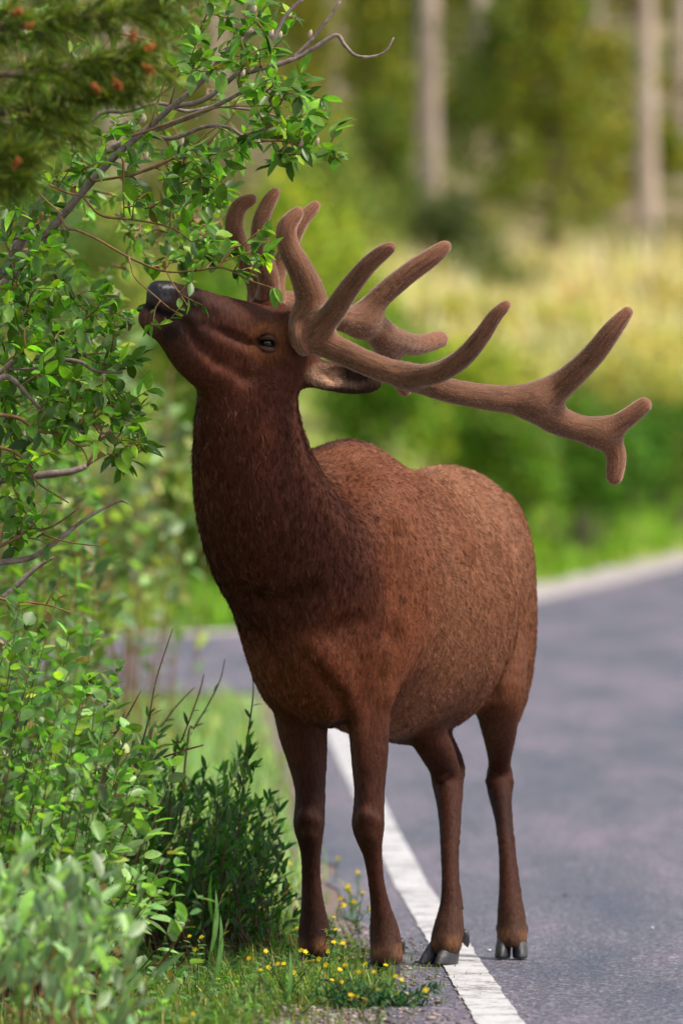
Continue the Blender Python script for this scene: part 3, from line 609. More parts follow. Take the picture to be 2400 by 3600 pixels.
for lab, hs_ in herbs.items():
    hs_.sort(key=lambda t: t[0])
    for word, (_, o) in zip({1: ['small'], 2: ['shorter', 'taller'], 3: ['shortest', 'middle-height', 'tallest']}.get(len(hs_), ['small'] * len(hs_)), hs_): o['label'] = lab.replace('small herb', word + ' herb')
# low leafy ground cover among the grass
q = verge_pts(5200, 21.2, 26.5, .35); q[:, 2] += r_.uniform(.008, .05, len(q))
V_, Fq_, c_ = leaf_mesh(q, frames(unit(r_.normal(size=q.shape) * [1, 1, .35] + [0, 0, .25]), unit(np.array([0, -.2, 1.0]) + r_.normal(0, .35, q.shape))), r_.uniform(.010, .030, len(q)), leafcol(len(q), (.06, .15, .03), .45, .15, r_), TM[0])
tag(obj('ground_cover', V_, Fq_, m_herb, col=c_), 'low leafy herbs filling the verge between the grass blades', kind='stuff')
# rosette weed on the grit, and grass stalks in seed
RW = Shrub('rosette_weed', ground_at(1290, 22.55), 'low dark green leafy weed rosette on the grit before the foreleg', 'weed')
for _ in range(130):
    a = r_.uniform(0, 2 * np.pi); d = np.array([np.cos(a), np.sin(a), r_.uniform(.15, 1.0)]); st = np.array(WLOC[RW.root.name]) + np.array([r_.normal(0, .05), r_.normal(0, .04), 0])
    p = RW.twig([st, st + d * .04, st + d * r_.uniform(.05, .10) - [0, 0, .01]], .0011, .0006, 6); RW.twig_leaves(p, .021, ((.022, .085, .022), .3, .1), start=.15, gap=.006, r=r_, tuft=2)
RW.close(m_herb, m_herb, single=0, tmpl=TN)
for q, lab in [(c7((670, 1230), (740, 1060), (800, 880), (870, 780), (945, 695)), 'tall grass stalk in seed rising beside a red willow stem'), (c7((1060, 1290), (1085, 1160), (1110, 1080), (1145, 1020)), 'grass stalk with drooping seed head before the dark shrub'),
               (c7((1090, 1400), (1105, 1310), (1140, 1210)), 'short grass stalk in seed at the edge of the verge grass'), (c7((1440, 1680), (1480, 1560), (1525, 1400)), 'grass stalk in seed near the foreleg and yellow flowers')]:
    p0 = PX(q, 22.6); p0 = np.concatenate([[p0[0] * [1, 1, 0] - [.02, 0, .01]], p0]); S_ = Shrub('grass_stalk', p0[0], lab, 'grass')
    p = spline(p0, 12); V_, Fq_ = tube(p, np.linspace(.0016, .0008, 12), 5); obj('stem', V_, Fq_, m_herb, S_.root, col=np.tile([.12, .22, .04], (len(V_), 1)))
    S_.twig_leaves(p[7:], .016, ((.22, .24, .07), .2, .2), start=.0, gap=.004, r=r_, spread=.25, tuft=2)
    S_.leaves(p[[2, 4]], np.array([[.3, -.1, 1], [-.25, .1, 1.]]), np.array([[1, -1, .2], [-1, -1, .2]]), np.array([.16, .13]), np.array([[.10, .22, .05], [.09, .2, .04]])); S_.close(m_herb, m_herb, single=0, tmpl=leaf_template(.3, .3, .05), foliage='seed_head')

# ------------------------------------------------------------------ pine bough hanging in from the side, nearer than the focus
r_ = np.random.default_rng(51)
m_pbark = mat_noise('pine_bark', [(.3, (.05, .035, .028)), (.5, (.13, .09, .07)), (.7, (.24, .17, .14))], 25, .9, .004, 60, .1)
m_needle = mat_leaf('pine_needle', .5, .35, .2, (.9, 1.0, .3), (1, 1, 1))
PT = empty('pine_tree', (-1.75, 20.9, 0), 'pine tree with dark needle sprays and orange pollen cones hanging over the willow', 'tree')
V_, Fq_ = tube(spline([(-1.75, 20.9, -.02), (-1.72, 20.9, 1.5), (-1.78, 20.92, 3.2), (-1.74, 20.9, 5.0)], 14), np.linspace(.13, .07, 14), 10); obj('trunk', V_, Fq_, m_pbark, PT)
def needles(tips, n_, Ln, col, r):
    V, Fq, C = [], [], []
    for c, d in tips:
        dd = unit(np.array(d)[None] * r.uniform(.2, 1.1, (n_, 1)) + unit(r.normal(size=(n_, 3))) * r.uniform(.35, 1.0, (n_, 1))); o = c - np.array(d) * r.uniform(0, .07, (n_, 1))
        s = unit(np.cross(dd, r.normal(size=(n_, 3)))); L = Ln * r.uniform(.6, 1.15, (n_, 1)); w = .0017
        sag = np.array([0, 0, -1]) * L * .08
        v = np.stack([o - s * w, o + s * w, o + dd * L * .55 + s * w * .8, o + dd * L * .55 - s * w * .8, o + dd * L + sag], 1)
        V.append(v.reshape(-1, 3)); C.append(np.repeat(leafcol(n_, col, .4, .2, r), 5, 0))
    V = np.concatenate(V); n2 = len(V) // 5; f = np.array([(0, 1, 2), (0, 2, 3), (3, 2, 4)])
    return V, (f[None] + 5 * np.arange(n2)[:, None, None]).reshape(-1, 3), np.concatenate(C)
tips = []
bough_px = [[(-700, 60), (-200, 100), (60, 90), (300, 60), (560, 30)], [(-700, 200), (-200, 250), (50, 260), (300, 230), (520, 190)], [(-700, 330), (-200, 420), (60, 380), (260, 330), (470, 290)], [(-650, 560), (-200, 560), (0, 520), (120, 460), (230, 430)],
            [(-600, 640), (-150, 640), (-40, 600), (60, 590)], [(-700, -150), (0, -120), (300, -80), (700, -60)]]
for bi, pl in enumerate(bough_px):
    Yb = 20.4 + .18 * bi % .6; p = spline(PX(pl, Yb), 16); st = np.array([-1.74, 20.9, p[0][2] - .15]); V_, Fq_ = tube(spline(np.concatenate([[st], p]), 18), np.linspace(.016, .004, 18), 7); obj('bough', V_, Fq_, m_pbark, PT)
    for k_ in range(5, 16):
        for sgn in (-1, 1):
            d = unit(np.array([.75, r_.normal(0, .35), sgn * r_.uniform(.2, .8)])); e = p[k_] + d * r_.uniform(.03, .10)
            tips.append((e, unit(d + [.3, 0, .1])))
            if k_ % 2 == 0: V_, Fq_ = tube(spline([p[k_], e], 4), [.004, .0035, .003, .002], 5); obj('shoot', V_, Fq_, m_pbark, PT)
    tips.append((p[-1], unit(p[-1] - p[-2])))
V_, Fq_, c_ = needles(tips, 90, .062, (.125, .185, .02), r_); o = obj('needles', V_, Fq_, m_needle, PT, col=c_); o['kind'] = 'stuff'
m_cone = mat_noise('pollen_cone', [(.3, (.16, .04, .012)), (.7, (.34, .13, .03))], 80, .8, .001, 200, .1)
for cx, cy in [(105, 92), (62, 45), (470, 130), (335, 305), (418, 300), (530, 170), (525, 245), (55, 570)]:
    q = P(cx, cy, 20.25); Vs = []
    for _ in range(10):
        c = q + r_.normal(0, .006, 3); Vs.append(tube(c + np.array([[0, 0, -.007], [0, 0, -.003], [0, 0, .003], [0, 0, .007]]) @ np.array(Matrix.Rotation(r_.uniform(-.9, .9), 3, 'Y')).T, [.001, .0038, .0036, .001], 6))
    V_, Fq_ = merge(Vs); obj('pollen_cone', V_, Fq_, m_cone, PT)
# ------------------------------------------------------------------ shrubs, meadow and pines behind the road
r_ = np.random.default_rng(61)
def ter1(x, Y): return float(terr(x, Y))
def far_shrub(px, Y, hw, top, col, lab, n_=3600, size=.085, group='shrubs behind the bend', yel=.2, squat=1.0):
    x = (px - 1200) / F * Y; z0 = ter1(x, Y); ztop = P(px, top, Y)[2]; hh = max(ztop - z0, .6); wr = M(hw, Y)
    root = empty('background_shrub', (x, Y, z0 - .02), lab, 'shrub', group)
    st = []
    lobes = []
    for _ in range(9):
        a = r_.uniform(0, 2 * np.pi); rr = wr * r_.uniform(.1, .65); e = np.array([x + rr * np.cos(a), Y + rr * np.sin(a), z0 + hh * r_.uniform(.35, .85)])
        lobes.append((e, wr * r_.uniform(.35, .6), hh * r_.uniform(.18, .32)))
        m1 = (np.array([x, Y, z0]) + e) / 2 + [.1 * rr * np.cos(a), 0, -.05]
        st.append(tube(spline([(x + .1 * np.cos(a), Y + .1 * np.sin(a), z0 - .05), m1, e], 7), np.linspace(.035, .008, 7), 5))
    V_, Fq_ = merge(st); o = obj('stems', V_, Fq_, m_bark, root)
    pos = []
    for e, a, h2 in lobes:
        k_ = n_ // 9; d = unit(r_.normal(size=(k_, 3))) * (r_.random((k_, 1)) ** .4); pos.append(e + d * [a, a, h2])
    k_ = n_ // 5; d = unit(r_.normal(size=(k_, 3))) * (r_.random((k_, 1)) ** .5); pos.append(np.array([x, Y, z0 + hh * .5]) + d * [wr * .95, wr * .95, hh * .5])
    pos = np.concatenate(pos); pos[:, 2] = np.maximum(pos[:, 2], z0 + .03)
    V_, Fq_, c_ = leaf_mesh(pos, frames(unit(r_.normal(size=pos.shape)), unit(r_.normal(size=pos.shape))), size * r_.uniform(.6, 1.3, len(pos)), leafcol(len(pos), col, .4, yel, r_), TM[0])
    o = obj('foliage', V_, Fq_, m_leaf_far, root, col=c_); o['kind'] = 'stuff'
G1, G2, G3, G4, G5 = (.055, .135, .012), (.10, .19, .016), (.22, .28, .03), (.15, .20, .05), (.06, .14, .03)
for a in [(2360, 95, 330, 1380, G1, 'dark green shrub at the outer roadside past the antler tips'), (2040, 84, 280, 1380, G1, 'deep green shrub below the forked antler tips beyond the road'), (1790, 78, 230, 1400, G2, 'mid green shrub beyond the road behind the elk rump'),
          (2200, 99, 330, 1230, (.30, .30, .10), 'pale olive shrub standing in the meadow behind the dark roadside shrubs'), (1900, 106, 300, 1130, (.36, .34, .12), 'straw-green shrub in the meadow behind the main antler beam'), (1560, 84, 280, 1180, G3, 'yellow-green shrub behind the elk back and ear'),
          (1330, 80, 260, 1080, G2, 'green shrub seen between ear and back of the elk'), (1250, 92, 260, 760, G3, 'lime green shrub glowing behind the upright antler tines'), (960, 86, 260, 560, G3, 'tall yellow-green shrub behind the brow tines'),
          (720, 72, 230, 900, G2, 'green shrub behind the elk muzzle'), (560, 68, 240, 1600, G2, 'bright green shrub on the far verge behind the elk neck'), (330, 66, 240, 1650, G5, 'green shrub behind the bare twigs of the willow'), (800, 66, 190, 1900, G2, 'low green shrub on the far verge behind the elk chest'),
          (420, 76, 280, 700, G4, 'pale green tall shrub behind the browsed willow twigs'), (100, 70, 280, 400, G5, 'green shrub mostly hidden by the big willow'), (1130, 110, 280, 420, G4, 'olive shrub below the pines behind the willow tips'), (1550, 113, 190, 700, (.05, .075, .022), 'dark shaded shrub at the foot of the pale pine trunk'),  # last shrub: shade beneath the tree is put into its dark leaf colour
          (1720, 111, 260, 860, (.07, .10, .02), 'olive shrub between the dark shrub and the broad conifer'), (2320, 112, 260, 1010, (.40, .33, .15), 'golden brush at the foot of the meadow-edge trunk'), (2080, 110, 240, 1020, (.48, .39, .20), 'pale golden brush below the broad olive conifer'),
          (1800, 109, 230, 1040, (.46, .38, .18), 'straw-coloured brush in front of the broad conifer'), (1620, 104, 230, 1030, (.32, .30, .08), 'golden-green brush behind the third antler tine'), (2380, 104, 230, 1150, (.34, .32, .10), 'golden-green brush past the royal antler tine'), (1980, 103, 220, 1230, (.20, .24, .035), 'green-gold brush above the long antler beam'),
          (1700, 95, 240, 1180, (.34, .33, .11), 'yellow-green brush behind the fork of the third tine'), (2250, 103, 250, 1170, (.44, .38, .17), 'pale gold brush behind the royal antler tine')]:
    far_shrub(*a)
# roadside and meadow grass
def field_grass(name, n_, fn, h0, h1, w, base, lab, yel=.2, lean=.4):
    x, Y = fn(n_); return grass(name, np.stack([x, Y, terr(x, Y) - .02], 1), h0, h1, w, base, lab, yel, lean)
def past_edge(a, b_, x0, x1):
    def fn(n_):
        x = r_.uniform(x0, x1, n_); return x, far_edge(x) + r_.uniform(a, b_, n_)
    return fn
field_grass('grass', 16000, past_edge(.1, 9, -4, 6), .08, .34, .022, (.13, .25, .018), 'bright green grass on the far verge of the bend', .15)
field_grass('meadow_grass', 14000, lambda k: (r_.uniform(-5, 6, k), r_.uniform(100, 117, k)), .3, .8, .03, (.34, .33, .10), 'pale straw and yellow grass of the meadow under the pines', .35)
field_grass('meadow_grass', 11000, lambda k: (r_.uniform(-1, 6, k), r_.uniform(100, 116, k)), .4, 1.15, .035, (.62, .50, .30), 'dry straw tufts scattered through the meadow', .1)
# pines
m_trunk = mat_noise('pale_trunk', [(.3, (.34, .25, .19)), (.5, (.50, .38, .31)), (.7, (.60, .48, .41))], 3, .9, .02, 25, .1, stretch=(1, 1, .3))
def crown_mesh(tips, n_, size, spread, col):
    c = np.repeat(np.array([t for t in tips]), n_, 0); pos = c + r_.normal(size=c.shape) * spread * np.array([1, 1, .55])
    d = unit(r_.normal(size=c.shape) + [0, 0, -.2]); return leaf_mesh(pos, frames(d, unit(r_.normal(size=c.shape))), size * r_.uniform(.6, 1.4, len(c)), leafcol(len(c), col, .42, .25, r_), TNB)
TNB = leaf_template(.1, .2, .2)
def pine(px, Y, wpx, lab, col=(.055, .075, .012), height=15, crown0=.55, dead=14, crown_w=1.3):
    x = (px - 1200) / F * Y; z0 = ter1(x, Y); root = empty('lodgepole_pine', (x, Y, z0 - .05), lab, 'tree', 'tall pines of the wood'); r0 = M(wpx, Y) / 2
    V_, Fq_ = tube(spline([(x, Y, z0 - .1), (x + r_.normal(0, .03), Y, z0 + height * .4), (x + r_.normal(0, .12), Y, z0 + height)], 20), np.linspace(r0 * 1.08, r0 * .25, 20), 12); obj('trunk', V_, Fq_, m_trunk, root)
    tb, tips = [], []
    for k_ in range(dead):
        h = z0 + height * crown0 * (k_ + r_.random()) / dead; a = r_.uniform(0, 2 * np.pi); L = r_.uniform(.4, 1.1)
        tb.append(tube(spline([(x, Y, h), (x + L * np.cos(a) * .6, Y + L * np.sin(a) * .6, h + .02), (x + L * np.cos(a), Y + L * np.sin(a), h - .2 * L)], 5), np.linspace(.018, .004, 5), 4))
        if r_.random() < .35: tips.append((x + L * np.cos(a) * .9, Y + L * np.sin(a) * .9, h - .15 * L))
    V_, Fq_ = merge(tb); obj('dead_branches', V_, Fq_, m_trunk, root)['kind'] = 'stuff'
    for _ in range(70):
        t = crown0 + (1 - crown0) * r_.random(); a = r_.uniform(0, 2 * np.pi); rr = crown_w * (1.08 - t) / (1 - crown0) * r_.uniform(.25, 1); tips.append((x + rr * np.cos(a), Y + rr * np.sin(a), z0 + height * t - .1 * rr))
    V_, Fq_, c_ = crown_mesh(tips, 22, .16, .22, col); o = obj('crown', V_, Fq_, m_leaf_far, root, col=c_); o['kind'] = 'stuff'
def young_pine(px, Y, hw, top, lab, col, dens=150):
    x = (px - 1200) / F * Y; z0 = ter1(x, Y); hh = P(px, top, Y)[2] - z0; wr = M(hw, Y); root = empty('young_conifer', (x, Y, z0 - .05), lab, 'tree', 'young conifers under the pines')
    V_, Fq_ = tube(spline([(x, Y, z0 - .1), (x + .03, Y, z0 + hh * .5), (x, Y, z0 + hh)], 10), np.linspace(.09, .01, 10), 8); obj('trunk', V_, Fq_, m_pbark, root)
    tips = []
    for _ in range(dens):
        t = r_.random() ** .8; a = r_.uniform(0, 2 * np.pi); rr = wr * (1.05 - t) * 1.25 * r_.random() ** .5; tips.append((x + rr * np.cos(a), Y + rr * np.sin(a), z0 + .12 + hh * t * .97 - .18 * rr))
    V_, Fq_, c_ = crown_mesh(tips, 20, .12, .13, col); o = obj('crown', V_, Fq_, m_leaf_far, root, col=c_); o['kind'] = 'stuff'
for a in [(1505, 120, 84, 'pale pine trunk rising behind the dark shaded shrub'), (2275, 117, 80, 'tall pale pine trunk standing at the meadow edge above the antler'), (1690, 137, 56, 'slender pine between the pale trunk and the young conifers'),
          (1390, 142, 46, 'thin pine deep in the wood beside the pale trunk'), (2095, 140, 48, 'thin pine deep in the wood beside the meadow-edge trunk'), (2390, 130, 52, 'pine at the edge of the wood next to the tall meadow-edge trunk'), (1170, 132, 52, 'pine behind the olive shrub and willow tips'),
          (1840, 150, 44, 'far pine behind the young conifers'), (2190, 155, 44, 'far pine in the brown wood between two trunks'), (1590, 150, 40, 'far thin pine in the middle of the wood'), (760, 128, 60, 'pine hidden behind the leafy crown of the willow'), (400, 124, 64, 'pine behind the dark needle sprays'),
          (2330, 160, 40, 'far pine deep in the brown wood'), (1280, 160, 40, 'far pine deep behind the olive conifers')]:
    pine(*a)
O1, O2, O3 = (.13, .155, .014), (.075, .115, .016), (.17, .175, .024)
for a in [(1940, 119, 250, -150, 'broad olive young conifer above the pale meadow', O1, 210), (1760, 124, 190, 40, 'dark young conifer beside the broad olive one', O2), (1300, 122, 200, -100, 'olive young conifer between willow tips and pale trunk', O1), (2130, 128, 170, 150, 'thin olive conifer near the meadow-edge trunk', O3, 90),
          (1090, 118, 210, -200, 'olive conifer just behind the outermost willow twigs', O3), (1640, 132, 150, 250, 'small conifer behind the pale trunk', O2, 110), (640, 118, 260, -100, 'olive conifer mostly hidden by the willow', O1), (180, 116, 260, -100, 'conifer hidden behind the pine bough', O2), (2400, 136, 140, 350, 'sparse conifer at the edge of the wood', O3, 60),
          (1420, 134, 170, -250, 'tall olive conifer deep behind the pale trunk', O2, 170), (1880, 140, 260, -500, 'tall dim conifer behind the broad olive one', O2, 240), (2060, 124, 150, 330, 'pale olive conifer beside the broad olive one', O3, 100), (2230, 146, 240, -350, 'brownish sparse conifer deep behind the meadow-edge trunk', (.13, .12, .03), 120),
          (1200, 146, 240, -500, 'dim tall conifer behind the outermost willow twigs', O2, 220), (1570, 146, 200, -500, 'tall dark conifer between the slender pines', (.07, .085, .014), 190), (2420, 150, 220, -300, 'brown-green conifer beyond the edge of the wood', (.14, .13, .04), 120),
          (1480, 140, 230, -600, 'very tall olive conifer behind the pale trunk', O1, 240), (1700, 145, 220, -700, 'very tall dim conifer behind the slender pine', O2, 240), (2030, 150, 260, -700, 'very tall brownish conifer far behind the broad one', (.10, .10, .03), 240), (1010, 138, 260, -700, 'very tall olive conifer behind the willow top', O1, 240),
          (2310, 126, 150, 500, 'low olive conifer next to the meadow-edge trunk', O1, 90), (1330, 116, 190, 380, 'low green conifer under the willow tips and lime shrub', O2, 130)]:
    young_pine(*a)
# ------------------------------------------------------------------ the elk: one implicit surface meshed with surface nets
FWD = unit([-0.22, -0.975, 0]); LFT = unit([0.975, -0.22, 0]); UP = np.array([0, 0, 1.0])
class Field:
    def __init__(s): s.pr = []
    def cone(s, a, b, ra, rb, k=0.03, sy=1.0, col=(.3, .2, .1), d=(0, 0, -1), ln=1.0, sub=False):
        a = np.asarray(a, float); b = np.asarray(b, float); r = max(ra, rb)
        lo = np.minimum(a, b) - r * np.array([1, max(sy, 1), 1]); hi = np.maximum(a, b) + r * np.array([1, max(sy, 1), 1])
        def f(p):
            p = p - a; ba = b - a
            if sy != 1.0:
                p = p * np.array([1, 1 / sy, 1]); ba = ba * np.array([1, 1 / sy, 1])
            t = np.clip((p @ ba) / (ba @ ba + 1e-12), 0, 1)
            return np.sqrt(((p - t[..., None] * ba) ** 2).sum(-1)) - (ra + (rb - ra) * t)
        s.pr.append(dict(f=f, lo=lo, hi=hi, k=k, col=np.array(col, float), d=unit(d), ln=ln, sub=sub))
    def ell(s, c, radii, ax=None, k=0.05, p=2, col=(.3, .2, .1), d=(0, 0, -1), ln=1.0, sub=False):
        c = np.asarray(c, float); R = np.array([FWD, LFT, UP]) if ax is None else np.array(ax); r = np.asarray(radii, float)
        ext = np.abs(R * r[:, None]).sum(0)
        def f(p_):
            q = (p_ - c) @ R.T
            if p != 2: return ((np.abs(q / r) ** p).sum(-1) ** (1 / p) - 1) * r.min()
            k0 = np.sqrt(((q / r) ** 2).sum(-1)); k1 = np.sqrt(((q / r**2) ** 2).sum(-1))
            return k0 * (k0 - 1) / (k1 + 1e-9)
        s.pr.append(dict(f=f, lo=c - ext, hi=c + ext, k=k, col=np.array(col, float), d=unit(d), ln=ln, sub=sub))
    def chain(s, pts, k=0.03, sy=1.0, col=(.3, .2, .1), d=None, ln=1.0, cols=None, sub=3):
        """pts: (px, py, Y, radius px); one smooth tapering limb, joined to the rest with k"""
        c0 = list(cols) if cols else [col] * (len(pts) - 1)
        c0 = np.array(c0 + [c0[-1]], float); c0[1:-1] = (c0[1:-1] + c0[:-2]) / 2
        a = np.concatenate([np.array(pts, float), c0], 1); n = (len(pts) - 1) * sub + 1
        t = np.linspace(0, len(pts) - 1, n); rs = spline(a[:, :4], n)
        cc = np.stack([np.interp(t, np.arange(len(pts)), a[:, 4 + i]) for i in range(3)], 1)
        tmp = Field()
        for i in range(n - 1):
            A_, B_ = P(*rs[i][:3]), P(*rs[i + 1][:3])
            tmp.cone(A_, B_, M(rs[i][3], rs[i][2]), M(rs[i + 1][3], rs[i + 1][2]), k, sy, (cc[i] + cc[i + 1]) / 2, B_ - A_ if d is None else d, ln)
        fs = [q['f'] for q in tmp.pr]
        def f(p):
            v = fs[0](p)
            for g in fs[1:]:
                w = g(p); h = np.maximum(.005 - np.abs(v - w), 0) / .005; v = np.minimum(v, w) - h * h * .005 * .25
            return v
        s.pr.append(dict(f=f, lo=np.min([q['lo'] for q in tmp.pr], 0), hi=np.max([q['hi'] for q in tmp.pr], 0), k=k, sub=False, segs=tmp.pr))
    @staticmethod
    def comb(a, b, k, sub):
        if sub:
            h = np.maximum(k - np.abs(a + b), 0) / k
            return np.maximum(a, -b) + h * h * k * 0.25
        h = np.maximum(k - np.abs(a - b), 0) / k
        return np.minimum(a, b) - h * h * k * 0.25
    def at(s, p):
        v = np.full(p.shape[:-1], 9.0)
        for q in s.pr: v = s.comb(v, q['f'](p), q['k'], q['sub'])
        return v
    def grid(s, lo, hi, h):
        lo = np.asarray(lo, float); n = np.ceil((np.asarray(hi) - lo) / h).astype(int) + 1
        G = np.full(n, 0.5, np.float32); ax = [lo[i] + h * np.arange(n[i]) for i in range(3)]
        for q in s.pr:
            m = q['k'] + 3 * h
            i0 = np.maximum(np.floor((q['lo'] - m - lo) / h).astype(int), 0); i1 = np.minimum(np.ceil((q['hi'] + m - lo) / h).astype(int) + 1, n)
            if (i1 <= i0).any(): continue
            sl = tuple(slice(a, b) for a, b in zip(i0, i1))
            if 'segs' in q:
                D = np.full(tuple(i1 - i0), .5, np.float32)
                for w in q['segs']:
                    j0 = np.maximum(np.floor((w['lo'] - m - lo) / h).astype(int), i0); j1 = np.minimum(np.ceil((w['hi'] + m - lo) / h).astype(int) + 1, i1)
                    if (j1 <= j0).any(): continue
                    g = np.stack(np.meshgrid(*[ax[i][j0[i]:j1[i]] for i in range(3)], indexing='ij'), -1)
                    s2 = tuple(slice(a, b) for a, b in zip(j0 - i0, j1 - i0)); D[s2] = s.comb(D[s2], w['f'](g), .005, False)
            else:
                D = q['f'](np.stack(np.meshgrid(*[ax[i][sl[i]] for i in range(3)], indexing='ij'), -1))
            G[sl] = s.comb(G[sl], D, q['k'], q['sub'])
        return G, lo, h
    def weights(s, p, sig=0.02):
        W = []
        pos = [w for q in s.pr if not q['sub'] for w in q.get('segs', [q])]
        for q in pos: W.append(np.exp(-np.maximum(q['f'](p) + 0.01, 0) / sig))
        W = np.array(W).T + 1e-9
        W = W ** 1.5; W /= W.sum(1)[:, None]
        return W @ np.array([q['col'] for q in pos]), unit(W @ np.array([q['d'] for q in pos])), W @ np.array([q['ln'] for q in pos])

def surface_nets(G, lo, h):
    S = G < 0
    c = [S[i:S.shape[0] - 1 + i, j:S.shape[1] - 1 + j, k:S.shape[2] - 1 + k] for i in (0, 1) for j in (0, 1) for k in (0, 1)]
    cnt = sum(x.astype(np.int8) for x in c); act = (cnt > 0) & (cnt < 8)
    idx = np.full(act.shape, -1, np.int64); ijk = np.argwhere(act); idx[act] = np.arange(len(ijk))
    corners = np.array([(i, j, k) for i in (0, 1) for j in (0, 1) for k in (0, 1)])
    val = np.stack([G[ijk[:, 0] + a, ijk[:, 1] + b, ijk[:, 2] + d] for a, b, d in corners], 1)
    acc = np.zeros((len(ijk), 3)); num = np.zeros(len(ijk))
    for u in range(8):
        for v in range(u + 1, 8):
            if np.abs(corners[u] - corners[v]).sum() != 1: continue
            m = (val[:, u] < 0) != (val[:, v] < 0)
            t = val[:, u] / (val[:, u] - val[:, v] + 1e-12)
            pt = corners[u] + t[:, None] * (corners[v] - corners[u])
            acc[m] += pt[m]; num[m] += 1
    V = lo + h * (ijk + acc / num[:, None])
    faces = []
    for ax in range(3):
        o1, o2 = [(1, 2), (2, 0), (0, 1)][ax]
        sl0 = [slice(None)] * 3; sl1 = [slice(None)] * 3; sl0[ax] = slice(0, -1); sl1[ax] = slice(1, None)
        a, b = S[tuple(sl0)], S[tuple(sl1)]
        e = np.argwhere(a != b)
        e = e[(e[:, o1] > 0) & (e[:, o2] > 0) & (e[:, o1] < S.shape[o1] - 1) & (e[:, o2] < S.shape[o2] - 1)]
        ins = a[e[:, 0], e[:, 1], e[:, 2]]
        def cell(d1, d2):
            q = e.copy(); q[:, o1] += d1; q[:, o2] += d2; return idx[q[:, 0], q[:, 1], q[:, 2]]
        qd = np.stack([cell(-1, -1), cell(0, -1), cell(0, 0), cell(-1, 0)], 1)
        qd[~ins] = qd[~ins][:, ::-1]
        faces.append(qd)
    return V, np.concatenate(faces)
def relax(V, Fq, it=2, lam=0.5):
    E = np.concatenate([Fq[:, [0, 1]], Fq[:, [1, 2]], Fq[:, [2, 3]], Fq[:, [3, 0]]]); E = np.concatenate([E, E[:, ::-1]])
    deg = np.bincount(E[:, 0], minlength=len(V))[:, None] + 1e-9
    for _ in range(it):
        S = np.stack([np.bincount(E[:, 0], V[E[:, 1], i], minlength=len(V)) for i in range(3)], 1)
        V = V + lam * (S / deg - V)
    return V
def vnormals(V, Fq):
    n = np.cross(V[Fq[:, 2]] - V[Fq[:, 0]], V[Fq[:, 3]] - V[Fq[:, 1]])
    N_ = np.zeros_like(V)
    for i in range(4):
        for j in range(3): N_[:, j] += np.bincount(Fq[:, i], n[:, j], minlength=len(V))
    return unit(N_)

# coat colours (linear)
C_BODY = (.175, .060, .028); C_SIDE = (.200, .077, .036); C_RUMP = (.255, .108, .056); C_NECK = (.082, .0215, .0100)
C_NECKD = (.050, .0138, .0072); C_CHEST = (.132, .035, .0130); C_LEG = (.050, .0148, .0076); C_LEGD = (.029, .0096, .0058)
C_HEAD = (.084, .0235, .0115); C_MUZ = (.056, .0205, .0135); C_FLANK = (.19, .058, .020); C_BELLY = (.17, .08, .045)
B = Field()
BACK = -FWD
# torso
B.ell(P(1345, 2120, 24.62), (.60, .290, .365), k=.10, col=C_SIDE, d=BACK * .8 + [0, 0, -.6], ln=1.1)
B.ell(P(1440, 2165, 24.92), (.46, .285, .330), k=.10, col=C_SIDE, d=BACK * .6 + [0, 0, -.8], ln=1.1)
B.ell(P(1150, 2120, 24.15), (.34, .225, .315), k=.10, col=C_CHEST, d=BACK * .3 + [0, 0, -1], ln=1.0)
B.ell(P(1222, 1785, 24.40), (.30, .138, .184), k=.095, col=C_BODY, d=BACK * .9 + LFT * .2 + [0, 0, -.6], ln=1.0)
B.ell(P(1350, 1995, 24.20), (.22, .116, .26), k=.10, col=C_BODY, d=BACK * .7 + [0, 0, -1], ln=1.0)
B.ell(P(1010, 1990, 24.28), (.21, .11, .30), k=.09, col=C_CHEST, d=BACK * .7 + [0, 0, -1], ln=1.0)
B.ell(P(1560, 1985, 25.30), (.40, .235, .275), k=.10, col=C_RUMP, d=BACK * .8 + [0, 0, -.7], ln=1.0)
B.ell(P(1772, 2160, 25.34), (.22, .080, .33), k=.022, col=(.15, .052, .022), d=BACK * .3 + [0, 0, -1], ln=.9)
B.ell(P(1400, 2200, 25.28), (.23, .095, .32), k=.05, col=C_FLANK, d=BACK * .3 + [0, 0, -1], ln=.9)
B.cone(P(1640, 1800, 25.66), P(1655, 1930, 25.74), .04, .02, k=.03, col=C_RUMP, d=(0, 0, -1), ln=1.0)
# upper arm of the near foreleg
B.ell(P(1312, 2230, 24.06), (.15, .098, .19), k=.035, col=(.17, .048, .018), d=BACK * .3 + [0, 0, -1], ln=.8)
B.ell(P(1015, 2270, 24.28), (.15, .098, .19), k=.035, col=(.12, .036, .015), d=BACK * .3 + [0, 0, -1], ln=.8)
B.ell(P(1120, 2330, 23.98), (.12, .12, .13), k=.08, col=C_CHEST, d=(0, 0, -1), ln=1.0)
# neck
B.chain([(872, 1370, 23.74, 160), (864, 1480, 23.74, 176), (882, 1640, 23.78, 203), (935, 1800, 23.84, 240), (1005, 1950, 23.93, 258), (1085, 2090, 24.03, 235)],
        k=.06, sy=1.0, cols=[C_HEAD, C_NECK, C_NECK, C_NECKD, C_NECKD], d=(0.12, 0, -1), ln=1.35)
B.chain([(938, 1480, 23.82, 96), (985, 1680, 23.98, 125), (1120, 1840, 24.30, 120)], k=.07, cols=[C_NECK, (.14, .06, .032)], d=(.35, .25, -.9), ln=1.3)
